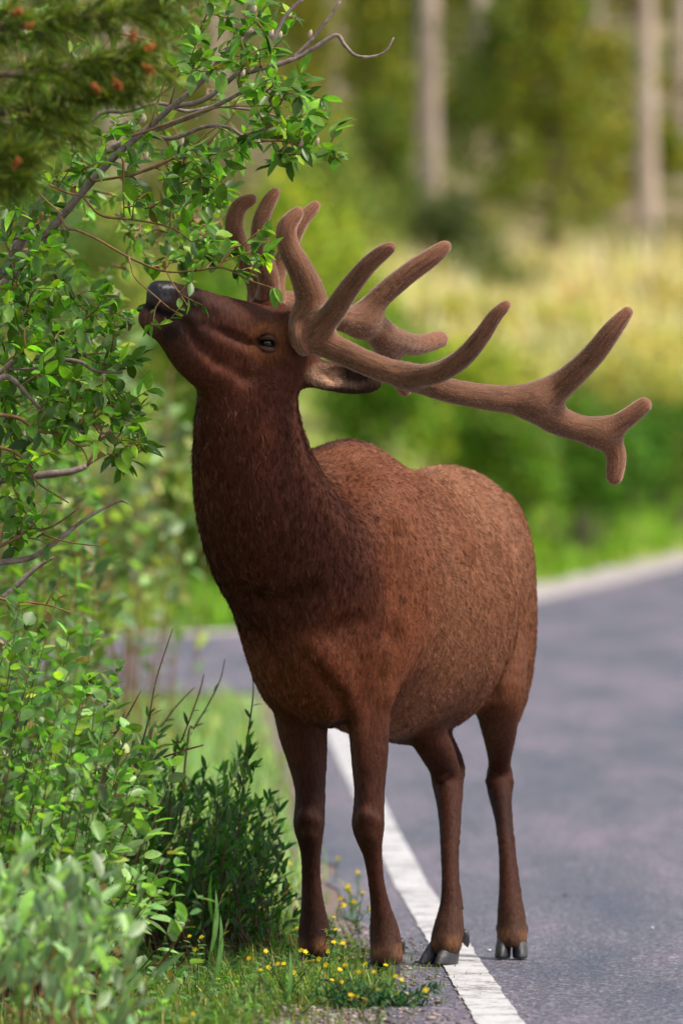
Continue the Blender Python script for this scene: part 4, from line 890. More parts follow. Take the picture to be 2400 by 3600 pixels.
# head
HB = unit(np.array([.9, .2, -.25]))
B.chain([(992, 1218, 23.735, 122), (900, 1182, 23.70, 112), (800, 1150, 23.65, 103), (700, 1112, 23.59, 92), (630, 1085, 23.54, 84), (575, 1052, 23.50, 58)],
        k=.035, sy=.85, cols=[C_HEAD, C_HEAD, C_MUZ, C_MUZ, (.03, .018, .016)], d=HB, ln=.35)
B.chain([(556, 1128, 23.51, 50), (612, 1175, 23.54, 62), (690, 1245, 23.60, 88), (790, 1305, 23.67, 112), (880, 1360, 23.73, 155)],
        k=.04, sy=.8, cols=[(.05, .027, .02), C_HEAD, C_HEAD, C_HEAD], d=HB + [0, 0, -.3], ln=.4)
B.cone(P(552, 1020, 23.50), P(585, 1030, 23.51), M(32), M(40), k=.02, sy=1.0, col=(.016, .012, .013), d=HB, ln=0.0)
B.cone(P(524, 1120, 23.50), P(545, 1132, 23.51), M(38), M(46), k=.02, sy=1.0, col=(.20, .092, .055), d=HB, ln=.2)
B.cone(P(1000, 1150, 23.73), P(1035, 1160, 23.69), M(70), M(62), k=.03, col=C_HEAD, d=HB, ln=.35)      # pedicle near
B.cone(P(975, 1140, 23.78), P(935, 1085, 23.82), M(70), M(56), k=.03, col=C_HEAD, d=HB, ln=.35)       # pedicle far
# mouth slit, nostril
B.cone(P(470, 1075, 23.42), P(590, 1106, 23.45), M(11), M(8), k=.008, sub=True)
B.cone(P(470, 1075, 23.54), P(590, 1106, 23.58), M(11), M(8), k=.008, sub=True)
EYE = np.array([939.0, 1206.0])
def surf_y(px, py, y0=22.9, y1=24.6):
    ys = np.arange(y0, y1, .002); p = np.array([P(px, py, y) for y in ys]); v = B.at(p)
    i = np.argmax(v < 0); return ys[i] if v[i] < 0 else None
ey = surf_y(*EYE)
ny = surf_y(598, 1042)
B.cone(P(592, 1043, ny - .006), P(612, 1036, ny + .004), M(17), M(12), k=.010, sub=True)
# brow ridge and cheek bone
B.chain([(905, 1168, ey + .006, 24), (945, 1160, ey + .004, 27), (985, 1190, ey + .010, 24), (990, 1225, ey + .016, 18)], k=.022, col=(.15, .058, .024), d=HB, ln=.3)
B.chain([(868, 1205, ey + .014, 20), (900, 1240, ey + .012, 22), (960, 1252, ey + .014, 20)], k=.022, col=(.09, .034, .018), d=HB, ln=.3)
B.chain([(850, 1230, ey + .03, 26), (760, 1215, ey + .015, 26), (690, 1180, ey - .01, 20)], k=.04, col=C_HEAD, d=HB, ln=.3)
B.cone(P(934, 1206, ey - .004), P(944, 1207, ey - .004), M(24), M(23), k=.010, sub=True)
B.cone(P(880, 1198, ey - .004), P(915, 1203, ey - .004), M(9), M(13), k=.010, sub=True)
# ears
def ear(c, ln_dir, up_dir, L, Wd, col):
    e1 = unit(ln_dir); e3 = unit(np.cross(e1, up_dir)); e2 = np.cross(e3, e1)
    B.ell(c, (L, Wd, .024), (e1, e2, e3), k=.03, col=col, d=e1, ln=.5)
    return e1, e2, e3
e1, e2, e3 = ear(P(1212, 1331, 23.735), [.98, .12, -.14], [0.1, 0, 1], .100, .040, (.05, .027, .018))
B.cone(P(1060, 1300, 23.74), P(1130, 1318, 23.735), M(62), M(38), k=.03, col=C_HEAD, d=e1, ln=.4)
B.ell(P(1205, 1328, 23.735) + np.array([0, -.026, .003]), (.074, .026, .024), (e1, e2, e3), k=.012, sub=True)
ear(P(1075, 1235, 23.97), [.35, .9, -.1], [0.1, 0, 1], .095, .038, (.04, .02, .013))
# fore legs
def leg(pts, cols, sy=1.25, k=.025): B.chain(pts, k=k, sy=sy, cols=cols, ln=.45)
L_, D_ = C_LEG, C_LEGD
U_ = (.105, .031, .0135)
leg([(1312, 2330, 24.05, 98), (1294, 2450, 24.03, 80), (1296, 2540, 24.02, 72), (1298, 2680, 24.00, 62), (1296, 2779, 23.98, 50), (1294, 2870, 23.97, 54), (1294, 2905, 23.97, 55),
     (1299, 2950, 23.97, 44), (1309, 3000, 23.98, 33), (1322, 3101, 23.99, 28), (1338, 3195, 24.00, 35), (1350, 3270, 24.01, 50), (1357, 3330, 24.00, 54), (1358, 3375, 23.985, 56)],
    [(.15, .042, .016), U_, L_, L_, L_, L_, L_, L_, L_, L_, L_, (.055, .022, .013), (.065, .028, .016)])
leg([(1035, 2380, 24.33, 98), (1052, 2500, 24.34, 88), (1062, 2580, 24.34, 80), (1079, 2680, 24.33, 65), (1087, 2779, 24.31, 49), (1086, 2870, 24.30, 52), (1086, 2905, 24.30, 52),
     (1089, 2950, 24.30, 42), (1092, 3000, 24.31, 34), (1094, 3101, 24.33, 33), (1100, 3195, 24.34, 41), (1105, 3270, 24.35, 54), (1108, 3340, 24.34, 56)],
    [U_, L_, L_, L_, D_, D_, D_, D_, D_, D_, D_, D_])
# hind legs
leg([(1745, 2290, 25.12, 108), (1748, 2420, 25.04, 98), (1751, 2500, 25.06, 76), (1755, 2600, 25.15, 54), (1755, 2680, 25.21, 38), (1755, 2735, 25.24, 46), (1757, 2790, 25.20, 41),
     (1764, 2850, 25.16, 32), (1770, 2926, 25.10, 25), (1781, 3031, 25.02, 28), (1788, 3136, 24.97, 35), (1795, 3200, 24.94, 46), (1798, 3260, 24.92, 50), (1799, 3310, 24.90, 52)],
    [(.13, .044, .018), (.10, .033, .013), (.08, .026, .011), L_, L_, L_, D_, D_, L_, L_, L_, L_, (.085, .045, .028)])
leg([(1470, 2350, 24.90, 110), (1488, 2480, 24.74, 86), (1503, 2575, 24.71, 66), (1535, 2640, 24.76, 60), (1562, 2702, 24.84, 52), (1569, 2751, 24.85, 50), (1577, 2821, 24.80, 43),
     (1581, 2891, 24.75, 38), (1580, 2996, 24.67, 32), (1581, 3101, 24.60, 29), (1583, 3190, 24.57, 38), (1577, 3260, 24.55, 52), (1566, 3322, 24.53, 55)],
    [U_, L_, L_, L_, L_, L_, L_, L_, L_, L_, L_, (.08, .04, .025)])
B.chain([(1550, 2560, 24.98, 26), (1590, 2640, 25.02, 24), (1612, 2700, 25.02, 22), (1605, 2770, 24.95, 22)], k=.03, col=D_, ln=.4)
# knees, tendons, hocks
def bump(px, py, Y, r, col=L_, k=.012): B.cone(P(px, py, Y), P(px, py + 10, Y), M(r, Y), M(r, Y), k=k, col=col, ln=.4)
for ox, oy, yk in ((0, 0, 23.95), (-208, 0, 24.28)):
    bump(1282 + ox, 2868, yk - .030, 27); bump(1312 + ox, 2885, yk - .026, 25); bump(1296 + ox, 2925, yk - .028, 24)
    B.chain([(1330 + ox, 2560, yk + .075, 30), (1332 + ox, 2700, yk + .06, 22), (1330 + ox, 2860, yk + .055, 21), (1326 + ox, 2950, yk + .06, 17), (1333 + ox * 1.09, 3080, yk + .07, 14), (1349 + ox * 1.135, 3190, yk + .07, 17), (1361 + ox * 1.17, 3260, yk + .07, 24)], k=.010, col=L_, ln=.4)
    B.chain([(1256 + ox, 2400, yk + .03, 34), (1258 + ox, 2480, yk + .012, 30), (1266 + ox, 2600, yk + .005, 20), (1276 + ox, 2700, yk + .005, 9)], k=.02, col=U_, ln=.4)
B.chain([(1780, 2600, 25.29, 16), (1776, 2690, 25.33, 17), (1772, 2740, 25.33, 20), (1784, 2830, 25.24, 15), (1797, 2950, 25.15, 13), (1808, 3060, 25.08, 14), (1816, 3160, 25.02, 20)], k=.010, col=L_, ln=.4)
bump(1724, 2738, 25.20, 20); bump(1786, 2745, 25.21, 19)
B.chain([(1612, 2760, 24.93, 18), (1606, 2880, 24.84, 15), (1602, 3000, 24.76, 13), (1604, 3110, 24.68, 14), (1610, 3190, 24.64, 20)], k=.010, col=L_, ln=.4)
bump(1545, 2720, 24.79, 22)
for gx, gy, gY in ((1352, 3345, 23.93), (1556, 3300, 24.47), (1800, 3290, 24.84)):
    B.cone(P(gx, gy, gY), P(gx - 3, gy + 75, gY - .012), M(7), M(12), k=.010, sub=True)
# shoulder and flank folds, brisket point
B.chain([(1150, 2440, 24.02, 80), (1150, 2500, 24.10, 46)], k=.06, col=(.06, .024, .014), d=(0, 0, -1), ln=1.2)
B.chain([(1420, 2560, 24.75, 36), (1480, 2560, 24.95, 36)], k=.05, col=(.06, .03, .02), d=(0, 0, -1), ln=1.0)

# skin folds and muscle edges, laid on the surface the camera side shows
def on_surf(pl, y0=22.9, y1=25.7):
    out = []
    for px, py in pl:
        y = surf_y(px, py, y0, y1)
        if y is not None: out.append((px, py, y))
    return out
def groove(pl, rpx, depth, k=.03, **kw):
    q = on_surf(pl, **kw); r = M(rpx)
    for a, b_ in zip(q[:-1], q[1:]):
        B.cone(P(*a) - [0, r - depth, 0], P(*b_) - [0, r - depth, 0], r, r, k=k, sub=True)
def ridge(pl, rpx, hgt, k=.03, col=C_BODY, d=(0, 0, -1), ln=.9, **kw):
    q = on_surf(pl, **kw); r = M(rpx)
    B.chain([(a, b_, y + r - hgt, rpx) for a, b_, y in q], k=k, col=col, d=d, ln=ln)
ridge([(1090, 2290), (1150, 2340), (1190, 2410), (1185, 2470)], 60, .022, .04, C_CHEST)
groove([(1060, 2300), (1130, 2395), (1190, 2455), (1215, 2530)], 20, .012, .022)
groove([(900, 2230), (960, 2330), (985, 2420)], 22, .010, .03)
groove([(1415, 1880), (1418, 1980), (1412, 2080), (1395, 2240), (1375, 2380)], 30, .007, .06)
ridge([(1340, 2290), (1352, 2380), (1350, 2450)], 34, .012, .03, (.19, .058, .021))
groove([(850, 2085), (930, 2130), (1010, 2120), (1100, 2080)], 26, .010, .04)
groove([(1270, 2180), (1220, 2200), (1180, 2230)], 24, .010, .03)
groove([(1795, 1900), (1812, 2050), (1808, 2200), (1780, 2330), (1730, 2440)], 20, .014, .02, y1=26)
ridge([(1560, 1720), (1640, 1790), (1700, 1890)], 40, .005, .06, C_RUMP)
ridge([(1480, 1700), (1570, 1800), (1630, 1920)], 34, .006, .04, C_BODY)
# face: cheek line, lip line, tear groove
groove([(690, 1205), (770, 1275), (860, 1325), (950, 1330)], 16, .010, .02)
groove([(606, 1110), (650, 1140), (682, 1185)], 12, .010, .012)
groove([(868, 1212), (800, 1185), (720, 1150)], 14, .009, .018)
groove([(640, 1060), (690, 1085), (760, 1120)], 16, .004, .02)
ridge([(720, 1175), (800, 1215), (880, 1255)], 20, .006, .02, C_HEAD, HB, .3)
ridge([(1000, 1250), (1030, 1290), (1020, 1340)], 26, .006, .03, C_HEAD, HB, .4)

G, lo_, h_ = B.grid((-.58, 23.30, .03), (.56, 25.86, 1.98), .0074)
EV, EF = surface_nets(G, lo_, h_)
EV = relax(EV, EF, 2, .5)
EN = vnormals(EV, EF)
ecol, edir, elen = B.weights(EV, .035)
elen = np.clip(elen, 0, None)
# uneven summer coat: bleached and darker areas
q_ = EV * 1.0
lowf = np.sin(q_[:, 0] * 9 + 2 * np.sin(q_[:, 2] * 7)) + np.sin(q_[:, 2] * 13 + q_[:, 1] * 8 + 1.5 * np.sin(q_[:, 0] * 15)) + np.sin(q_[:, 1] * 17 - q_[:, 2] * 6)
ecol = ecol * (1 + .045 * lowf)[:, None]
# bare nose, eyelid rim and the pale ear lining
dn = np.linalg.norm((EV - P(562, 1016, 23.48)) * [1, .8, 1.15], axis=1); w_ = np.clip((.046 - dn) / .014, 0, 1)[:, None]
bare = w_[:, 0].copy()
ecol = ecol * (1 - w_) + np.array([.016, .013, .017]) * w_; elen = elen * (1 - w_[:, 0])
dn = np.linalg.norm(EV - P(600, 1172, 23.49), axis=1); w_ = .8 * np.clip((.036 - dn) / .022, 0, 1)[:, None]
ecol = ecol * (1 - w_) + np.array([.014, .008, .007]) * w_
sa, sb = P(498, 1066, 0)[[0, 2]] * 0 + np.array([M(498 - 1200, 23.5), H - M(1066 - 1800, 23.5)]), np.array([M(606 - 1200, 23.5), H - M(1112 - 1800, 23.5)])
tt_ = np.clip(((EV[:, [0, 2]] - sa) @ (sb - sa)) / ((sb - sa) @ (sb - sa)), 0, 1); dn = np.linalg.norm(EV[:, [0, 2]] - sa - tt_[:, None] * (sb - sa), axis=1)
w_ = (np.clip((.013 - dn) / .007, 0, 1) * (EV[:, 1] < 23.7))[:, None]; ecol = ecol * (1 - w_) + np.array([.008, .005, .005]) * w_  # shade of the mouth gap painted as a dark line along the slit
dn = np.linalg.norm((EV - P(936, 1206, ey))[:, [0, 2]], axis=1); w_ = (np.clip((.028 - dn) / .008, 0, 1) * (EV[:, 1] < 23.75))[:, None]
w2 = (np.clip((.062 - dn) / .02, 0, 1) * (EV[:, 1] < 23.75))[:, None]
ecol = ecol * (1 - .5 * w2) + np.array([.19, .062, .020]) * .5 * w2
ecol = ecol * (1 - w_) + np.array([.012, .008, .008]) * w_; elen = elen * (1 - w_[:, 0])
zb = EV[:, 2]; w_ = (np.clip((zb - .045) / .012, 0, 1) * np.clip((.092 - zb) / .02, 0, 1) * (.55 + .45 * np.sin(EV[:, 0] * 90)))[:, None] * .8
ecol = ecol * (1 - w_) + np.array([.17, .075, .032]) * w_
q_ = (EV - P(1150, 1322, 23.70)); w_ = np.clip((.052 - np.linalg.norm(q_ * [.8, 1, 1.3], axis=1)) / .02, 0, 1)[:, None] * (EN[:, 1] < -.2)[:, None]
ecol = ecol * (1 - w_) + np.array([.40, .23, .15]) * w_; elen = elen * (1 - w_[:, 0]) + 1.1 * w_[:, 0]

# skin material under the fur, and the fur itself
m_skin, n, l, b = new_mat('elk_coat')
at = N(n, 'ShaderNodeAttribute', attribute_name='Col'); g = n.new('ShaderNodeNewGeometry')
mp = n.new('ShaderNodeMapping'); mp.inputs['Scale'].default_value = (1, .7, .35); l.new(g.outputs['Position'], mp.inputs['Vector'])
t = noise(n, l, 120, 4, .7, mp.outputs['Vector'])
mr = N(n, 'ShaderNodeMapRange'); mr.inputs[1].default_value = .3; mr.inputs[2].default_value = .7; mr.inputs[3].default_value = .45; mr.inputs[4].default_value = 1.25
l.new(t.outputs['Fac'], mr.inputs[0])
mu = N(n, 'ShaderNodeMix', data_type='RGBA', blend_type='MULTIPLY'); mu.inputs[0].default_value = 1
l.new(at.outputs['Color'], mu.inputs[6]); l.new(mr.outputs[0], mu.inputs[7]); l.new(mu.outputs[2], b.inputs['Base Color'])
b.inputs['Roughness'].default_value = .6; b.inputs['Specular IOR Level'].default_value = .10
ab = N(n, 'ShaderNodeAttribute', attribute_name='Bare')
for nm, lo__, hi__ in (('Specular IOR Level', .10, .4), ('Roughness', .6, .28)):
    q = N(n, 'ShaderNodeMapRange'); q.inputs[3].default_value = lo__; q.inputs[4].default_value = hi__; l.new(ab.outputs['Fac'], q.inputs[0]); l.new(q.outputs[0], b.inputs[nm])
bp = n.new('ShaderNodeBump'); bp.inputs['Distance'].default_value = .003; l.new(t.outputs['Fac'], bp.inputs['Height']); l.new(bp.outputs['Normal'], b.inputs['Normal'])

m_hair, n, l, b = new_mat('elk_fur')
at = N(n, 'ShaderNodeAttribute', attribute_name='Col'); l.new(at.outputs['Color'], b.inputs['Base Color'])
b.inputs['Roughness'].default_value = .6; b.inputs['Specular IOR Level'].default_value = .07

elk = empty('elk', P(1350, 3400, 24.4) * [1, 1, 0], 'brown bull elk with velvet antlers reaching up to browse willow twigs beside the road', 'elk')
body = obj('body', EV, EF, m_skin, elk, col=ecol)
ba_ = body.data.attributes.new('Bare', 'FLOAT', 'POINT'); ba_.data.foreach_set('value', bare.astype(np.float32))

def strands(name, V, Fq, Nv, col, direc, ln, count, base_len, rad, mat, parent, seg=4, lift=.35, jit=.25, seed=3, bright=(.30, 2.5), clump=0.0):
    r = np.random.default_rng(seed)
    ar = np.linalg.norm(np.cross(V[Fq[:, 2]] - V[Fq[:, 0]], V[Fq[:, 3]] - V[Fq[:, 1]]), axis=1) / 2
    fi = r.choice(len(Fq), count, p=ar / ar.sum()); u = r.random((count, 1)); v = r.random((count, 1))
    q = Fq[fi]
    def itp(A): return (A[q[:, 0]] * (1 - u) + A[q[:, 1]] * u) * (1 - v) + (A[q[:, 3]] * (1 - u) + A[q[:, 2]] * u) * v
    p0 = itp(V); nn = unit(itp(Nv)); c = itp(col); L = itp(ln[:, None])[:, 0]
    dd = itp(direc)
    if clump:
        k1 = p0 * 42.0
        wob = np.stack([np.sin(k1[:, 0] + 1.7 * k1[:, 2]) + np.sin(.6 * k1[:, 1] - k1[:, 2]), np.sin(k1[:, 1] + 1.1 * k1[:, 0]), np.sin(1.3 * k1[:, 0] - .8 * k1[:, 1] + k1[:, 2] * .5)], 1)
        dd = dd + clump * wob * .5
    t_ = unit(dd - (dd * nn).sum(1)[:, None] * nn)
    t_ = unit(t_ + jit * r.normal(size=t_.shape))
    ok = L > .08
    p0, nn, c, L, t_ = p0[ok], nn[ok], c[ok], L[ok], t_[ok]; m = len(p0)
    ll = base_len * L * r.uniform(.55, 1.25, m)
    s = np.linspace(0, 1, seg)
    lf = lift * r.uniform(.5, 1.3, m)
    pts = p0[:, None] - nn[:, None] * .001 + ll[:, None, None] * (t_[:, None] * s[None, :, None] + nn[:, None] * (lf[:, None] * (s - .55 * s**2)[None])[..., None])
    # hairs gather in small tufts; each tuft is lighter or darker, sun-bleached or dark guard hair
    f = r.random(m)
    if clump:
        from mathutils.kdtree import KDTree
        nc = 26000; ci = r.choice(m, nc, replace=False); kd = KDTree(nc)
        for i_, j_ in enumerate(ci): kd.insert(p0[j_] * [1.25, 1.25, .62], i_)
        kd.balance(); near_ = np.array([kd.find(v)[1] for v in p0 * [1.25, 1.25, .62]]); cj = ci[near_]
        tip = pts[cj, -1] + (p0 - p0[cj]) * .35
        pts = pts + (tip - pts[:, -1])[:, None] * (np.where(L > 1.2, .6, .36)[:, None, None] * s[None, :, None] ** 1.5) * np.clip(ll / .012, 0, 1)[:, None, None]
        f = .55 * f + .45 * r.random(nc)[near_]
    f = bright[0] + (bright[1] - bright[0]) * np.clip(f, 0, 1) ** 1.7
    cc = np.ones((m, 4), np.float32); cc[:, :3] = c * f[:, None] + np.clip(f - 1.15, 0, 1)[:, None] * .13 * np.array([1, .82, .66]) * (c[:, :1] / .2)
    org = np.array(WLOC[parent.name]) if name != 'fur' else np.array(WLOC[parent.name])
    hc = bpy.data.hair_curves.new(name); hc.add_curves([seg] * m)
    hc.attributes['position'].data.foreach_set('vector', (pts - org).astype(np.float32).ravel())
    ra = hc.attributes.get('radius') or hc.attributes.new('radius', 'FLOAT', 'POINT')
    ra.data.foreach_set('value', (rad * np.tile(np.array([1, .95, .7, .18])[:seg] if seg == 4 else np.linspace(1, .2, seg), m) * np.repeat(.6 + .4 * np.clip(L, 0, 1.5), seg)).astype(np.float32))
    ca = hc.attributes.new('Col', 'FLOAT_COLOR', 'CURVE'); ca.data.foreach_set('color', cc.ravel())
    hc.materials.append(mat)
    o = bpy.data.objects.new(name, hc); COL.objects.link(o); o.parent = parent; WLOC[o.name] = tuple(org)
    return o
fur = strands('fur', EV, EF, EN, ecol, edir, elen, 260000, .0145, .00038, m_hair, elk, clump=.30)

# eyes
def ball(c, r, n1=12, n2=16):
    th = np.linspace(0, np.pi, n1); ph = np.linspace(0, 2 * np.pi, n2, endpoint=False)
    V = np.array([[np.sin(a) * np.cos(b_), np.sin(a) * np.sin(b_), np.cos(a)] for a in th for b_ in ph]) * r + c
    i = np.arange(n1 - 1)[:, None]; j = np.arange(n2)[None]
    return V, np.stack([i * n2 + j, (i + 1) * n2 + j, (i + 1) * n2 + (j + 1) % n2, i * n2 + (j + 1) % n2], -1).reshape(-1, 4)
m_eye, n, l, b = new_mat('eye_dark'); b.inputs['Base Color'].default_value = (.006, .005, .006, 1); b.inputs['Roughness'].default_value = .06; b.inputs['Specular IOR Level'].default_value = .5
V_, F_ = ball(P(940, 1207, ey + .014), .0180); obj('eye', V_, F_, m_eye, elk)
ys = np.arange(24.4, 23.6, -.002); v_ = B.at(np.array([P(955, 1206, y) for y in ys])); eb = ys[np.argmax(v_ < 0)]
V_, F_ = ball(P(955, 1206, eb - .008), .0185); obj('eye', V_, F_, m_eye, elk)

m_lid = mat_noise('eyelid', [(.3, (.045, .016, .009)), (.7, (.11, .036, .015))], 90, .5, .0004, 300, .3)
for pl, ra in [([(885, 1196, .014), (912, 1187, .002), (938, 1183, -.005), (964, 1191, -.001), (982, 1220, .014)], 12), ([(885, 1202, .014), (910, 1219, .003), (936, 1228, -.001), (962, 1229, .002), (982, 1220, .014)], 11)]:
    p = spline(np.array([P(a, b_, ey + c) for a, b_, c in pl]), 14); V_, F_ = tube(p, M(ra) * np.sin(np.linspace(.35, np.pi - .35, 14)), 8); obj('eyelid', V_, F_, m_lid, elk)

# hooves
m_hoof = mat_noise('hoof_horn', [(.3, (.010, .010, .012)), (.5, (.030, .028, .032)), (.66, (.062, .056, .058)), (.8, (.15, .12, .10))], 34, .45, .0016, 150, .4, stretch=(1.6, 1.6, .3))
def hoof(px, Y, head, spread, wid, dew):
    """two split toes with upright walls and flat soles, and the two dewclaws behind"""
    f_ = unit([head[0], head[1], 0]); s_ = np.array([-f_[1], f_[0], 0]); c = P(px, 1800, Y); c[2] = 0; parts = []
    a = np.linspace(0, 2 * np.pi, 20, endpoint=False); ca, sa_ = np.cos(a), np.sin(a)
    for sg in (-1, 1):
        e_ = unit(f_ + sg * .10 * s_); e2_ = np.array([-e_[1], e_[0], 0]); rings = []
        for z, L, Wd, sh in ((.0045, .051, 1.0, .020), (.012, .052, 1.06, .019), (.030, .046, 1.05, .010), (.048, .039, .98, .000), (.064, .032, .90, -.010), (.074, .022, .6, -.014)):
            ff = L * np.sign(ca) * np.abs(ca) ** .85; side = wid * Wd * np.sign(sa_) * np.abs(sa_) ** .8 * (1 - .42 * np.clip(ca, 0, 1) ** 2)
            side = np.where(side * sg < 0, side * .82, side)
            rings.append(c + sg * spread * s_ + (ff + sh)[:, None] * e_ + side[:, None] * e2_ + np.array([0, 0, z]))
        V = np.concatenate(rings + [[rings[0].mean(0)], [rings[-1].mean(0)]]); n_ = 20; k_ = len(rings); j = np.arange(n_); tr_ = []
        for i in range(k_ - 1):
            tr_ += [np.stack([i * n_ + j, i * n_ + (j + 1) % n_, (i + 1) * n_ + (j + 1) % n_], 1), np.stack([i * n_ + j, (i + 1) * n_ + (j + 1) % n_, (i + 1) * n_ + j], 1)]
        tr_ += [np.stack([np.full(n_, k_ * n_), (j + 1) % n_, j], 1), np.stack([np.full(n_, k_ * n_ + 1), (k_ - 1) * n_ + j, (k_ - 1) * n_ + (j + 1) % n_], 1)]
        parts.append((V, np.concatenate(tr_)))
        d0 = c + sg * (spread + .010) * s_ - f_ * (dew - .012) + np.array([0, 0, .095])
        parts.append(tube(spline([d0, d0 - f_ * .010 - [0, 0, .022], d0 - f_ * .022 - [0, 0, .046]], 8), [.010, .014, .015, .014, .0125, .010, .007, .003], 10))
    V, Fq = merge(parts)
    return obj('hoof', V, Fq, m_hoof, elk)
hoof(1352, 24.00, (-.25, -1), .0195, .0215, .055)
hoof(1108, 24.36, (-.1, -1), .0195, .0215, .055)
hoof(1556, 24.53, (-.6, -.8), .0200, .0220, .062)
hoof(1797, 24.90, (-.05, -1), .0200, .0215, .055)

# antlers
m_velvet, n, l, b = new_mat('velvet_fuzz')
at = N(n, 'ShaderNodeAttribute', attribute_name='Col'); l.new(at.outputs['Color'], b.inputs['Base Color']); b.inputs['Roughness'].default_value = .8; b.inputs['Specular IOR Level'].default_value = .05
tr = n.new('ShaderNodeBsdfTranslucent'); l.new(at.outputs['Color'], tr.inputs['Color']); ms = n.new('ShaderNodeMixShader'); ms.inputs[0].default_value = .5
l.new(b.outputs[0], ms.inputs[1]); l.new(tr.outputs[0], ms.inputs[2]); l.new(ms.outputs[0], n['Material Output'].inputs['Surface'])
m_vel, n, l, b = new_mat('antler_velvet')
at = N(n, 'ShaderNodeAttribute', attribute_name='Col'); g = n.new('ShaderNodeNewGeometry')
t = noise(n, l, 38, 6, .7, g.outputs['Position'], .6)
mr = N(n, 'ShaderNodeMapRange'); mr.inputs[1].default_value = .32; mr.inputs[2].default_value = .68; mr.inputs[3].default_value = .42; mr.inputs[4].default_value = 1.35
fa = N(n, 'ShaderNodeAttribute', attribute_name='Flow'); l.new(fa.outputs['Vector'], t.inputs['Vector']); t.inputs['Scale'].default_value = 95; t.inputs['Distortion'].default_value = .9
l.new(t.outputs['Fac'], mr.inputs[0]); mr.inputs[3].default_value = .40; mr.inputs[4].default_value = 1.4
mu = N(n, 'ShaderNodeMix', data_type='RGBA', blend_type='MULTIPLY'); mu.inputs[0].default_value = 1
l.new(at.outputs['Color'], mu.inputs[6]); l.new(mr.outputs[0], mu.inputs[7]); l.new(mu.outputs[2], b.inputs['Base Color'])
b.inputs['Roughness'].default_value = .75; b.inputs['Specular IOR Level'].default_value = .2
b.inputs['Sheen Weight'].default_value = .6; b.inputs['Sheen Roughness'].default_value = .4; b.inputs['Sheen Tint'].default_value = (1, .8, .65, 1)
bp = n.new('ShaderNodeBump'); bp.inputs['Distance'].default_value = .002; l.new(t.outputs['Fac'], bp.inputs['Height']); l.new(bp.outputs['Normal'], b.inputs['Normal'])
def antler(chains, lo, hi, seed):
    A = Field()
    for ch, k in chains:
        n_ = len(ch)
        A.chain([(a, b_, c, r * .95) for a, b_, c, r in ch], k=k, sub=4)
    Ga, l0, hh = A.grid(lo, hi, .0055)
    V, Fq = surface_nets(Ga, l0, hh); V = relax(V, Fq, 2, .5); Nn = vnormals(V, Fq)
    # bony ridges running along the beam
    acol, adir, _ = A.weights(V, .01)
    base = np.array([.155, .066, .034]); tip = np.array([.25, .102, .057])
    ends = [P(*c[-1][:3]) for c, _ in chains]
    dmin = np.min([np.linalg.norm(V - e, axis=1) for e in ends], axis=0)
    w = np.clip(1 - dmin / .14, 0, 1)[:, None]
    colr = base * (1 - w) + tip * w
    o = obj('antler', V, Fq, m_vel, elk, col=colr)
    # coordinates that run along each tine, so that the velvet streaks follow the growth
    best = np.full(len(V), 9.0); fl_ = np.zeros((len(V), 3)); s0 = 0.0
    for ch, _ in chains:
        q = spline(np.array(ch, float), (len(ch) - 1) * 4 + 1); W3 = np.array([P(*a[:3]) for a in q]); R3 = np.array([M(a[3], a[2]) for a in q])
        for i in range(len(W3) - 1):
            ba = W3[i + 1] - W3[i]; L2 = np.linalg.norm(ba); T = ba / L2; rel = V - W3[i]; t_ = np.clip(rel @ T / L2, 0, 1)
            d = np.linalg.norm(rel - np.outer(t_, ba), axis=1) - R3[i]; n1 = unit(np.array([0, 1.0, 0]) - T[1] * T); n2 = np.cross(T, n1)
            m_ = d < best; best[m_] = d[m_]; th = np.arctan2(rel @ n2, rel @ n1)
            fl_[m_] = np.stack([np.cos(th) * .035, np.sin(th) * .035, (s0 + t_ * L2) * .16], 1)[m_]; s0 += L2
        s0 += 3.0
    fat = o.data.attributes.new('Flow', 'FLOAT_VECTOR', 'POINT'); fat.data.foreach_set('vector', fl_.astype(np.float32).ravel())
    f = strands('velvet', V, Fq, Nn, colr * .8 + np.array([.36, .24, .17]), adir, np.ones(len(V)), 19000, .0042, .00019, m_velvet, o, lift=1.6, jit=.5, seed=seed, bright=(.85, 1.6))
    return o
YL = 23.66
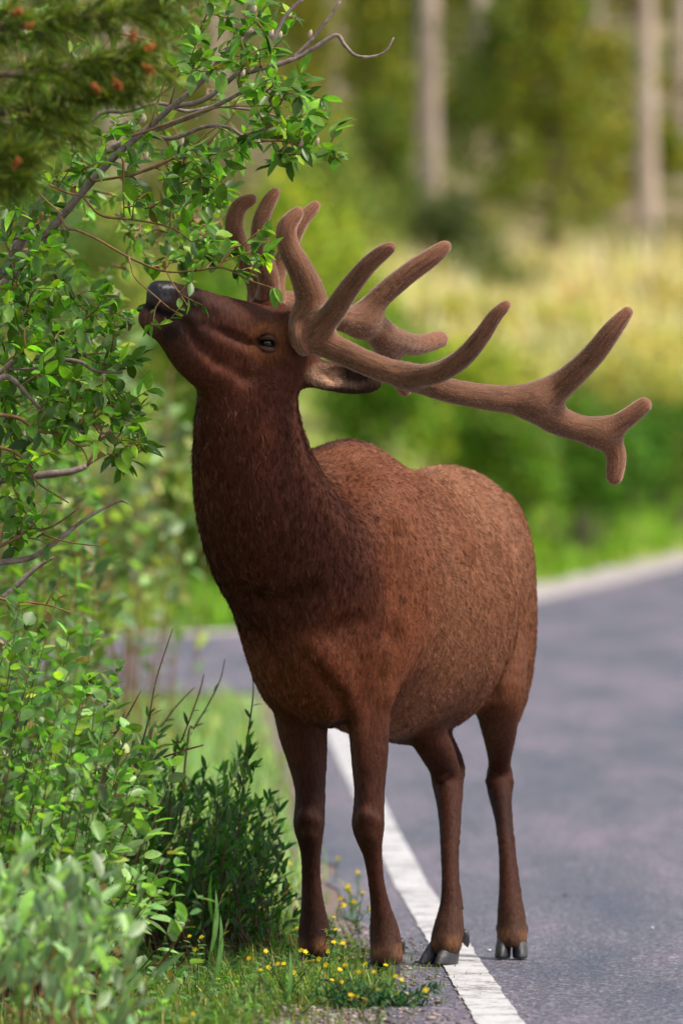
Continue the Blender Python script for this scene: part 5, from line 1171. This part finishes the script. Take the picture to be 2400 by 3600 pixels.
antler([
    # main beam, flowing into the royal tine
    ([(1062, 1180, YL, 58), (1110, 1195, YL - .02, 52), (1200, 1235, YL - .04, 47), (1310, 1285, YL - .05, 45), (1420, 1322, YL - .04, 45), (1560, 1368, YL, 44), (1680, 1392, YL + .05, 46),
      (1780, 1404, YL + .09, 50), (1870, 1402, YL + .12, 58), (1950, 1366, YL + .13, 54), (2020, 1310, YL + .11, 46), (2090, 1240, YL + .09, 41), (2150, 1162, YL + .07, 36), (2203, 1098, YL + .06, 23)], .02),
    # lower branch and its terminal fork
    ([(1880, 1425, YL + .12, 56), (1940, 1468, YL + .15, 54), (2010, 1498, YL + .18, 49), (2080, 1518, YL + .20, 45), (2135, 1545, YL + .22, 40), (2164, 1600, YL + .23, 36), (2158, 1675, YL + .23, 32)], .04),
    # brow tine, curling up
    ([(1070, 1120, YL - .01, 56), (1095, 1060, YL - .02, 58), (1062, 960, YL - .04, 48), (1015, 870, YL - .05, 40), (1008, 800, YL - .06, 36), (1046, 748, YL - .06, 25)], .025),
    # second tine
    ([(1100, 1165, YL - .03, 52), (1165, 1105, YL - .08, 44), (1230, 1010, YL - .13, 38), (1290, 935, YL - .17, 33), (1340, 890, YL - .20, 29), (1374, 868, YL - .22, 20)], .03),
    # third tine
    ([(1430, 1322, YL - .05, 40), (1530, 1312, YL - .10, 40), (1620, 1262, YL - .15, 37), (1690, 1185, YL - .19, 32), (1740, 1110, YL - .22, 26), (1778, 1072, YL - .23, 19)], .03),
    # terminal fork
    ([(2100, 1522, YL + .21, 42), (2185, 1482, YL + .20, 37), (2262, 1424, YL + .19, 30)], .04),
    # burr
    ([(1052, 1120, YL - .02, 20), (1046, 1160, YL - .05, 20), (1050, 1205, YL - .06, 21), (1066, 1232, YL - .03, 20), (1078, 1215, YL, 20)], .012),
], (-.20, 23.30, 1.28), (.90, 24.02, 2.14), 11)
YR = 23.86
antler([
    ([(925, 1085, YR, 52), (985, 1070, YR + .05, 48), (1090, 1075, YR + .12, 46), (1200, 1120, YR + .20, 46), (1290, 1140, YR + .28, 52), (1380, 1190, YR + .36, 44), (1460, 1212, YR + .45, 38), (1545, 1193, YR + .52, 32)], .025),
    # brow tines, one curling up at the far side
    ([(915, 1080, YR, 48), (905, 1000, YR - .01, 40), (858, 900, YR - .01, 36), (822, 800, YR - .02, 33), (840, 728, YR - .02, 29), (885, 700, YR - .02, 22)], .02),
    ([(935, 1075, YR - .04, 42), (945, 985, YR - .07, 40), (917, 880, YR - .08, 35), (915, 790, YR - .09, 31), (940, 720, YR - .09, 27), (968, 676, YR - .09, 20)], .012),
    ([(975, 1050, YR - .02, 32), (975, 965, YR - .01, 30), (1015, 870, YR + .01, 32), (1050, 790, YR + .01, 30), (1108, 724, YR + .02, 21)], .02),
    ([(1270, 1130, YR + .26, 48), (1330, 1050, YR + .26, 42), (1430, 965, YR + .26, 38), (1510, 908, YR + .26, 34), (1563, 868, YR + .26, 25)], .04),
    ([(1330, 1170, YR + .32, 40), (1370, 1270, YR + .42, 36), (1422, 1370, YR + .50, 26)], .03),
    ([(890, 1075, YR - .04, 20), (915, 1100, YR - .06, 22), (955, 1105, YR - .04, 20)], .012),
], (-.34, 23.66, 1.42), (.36, 24.48, 2.10), 12)
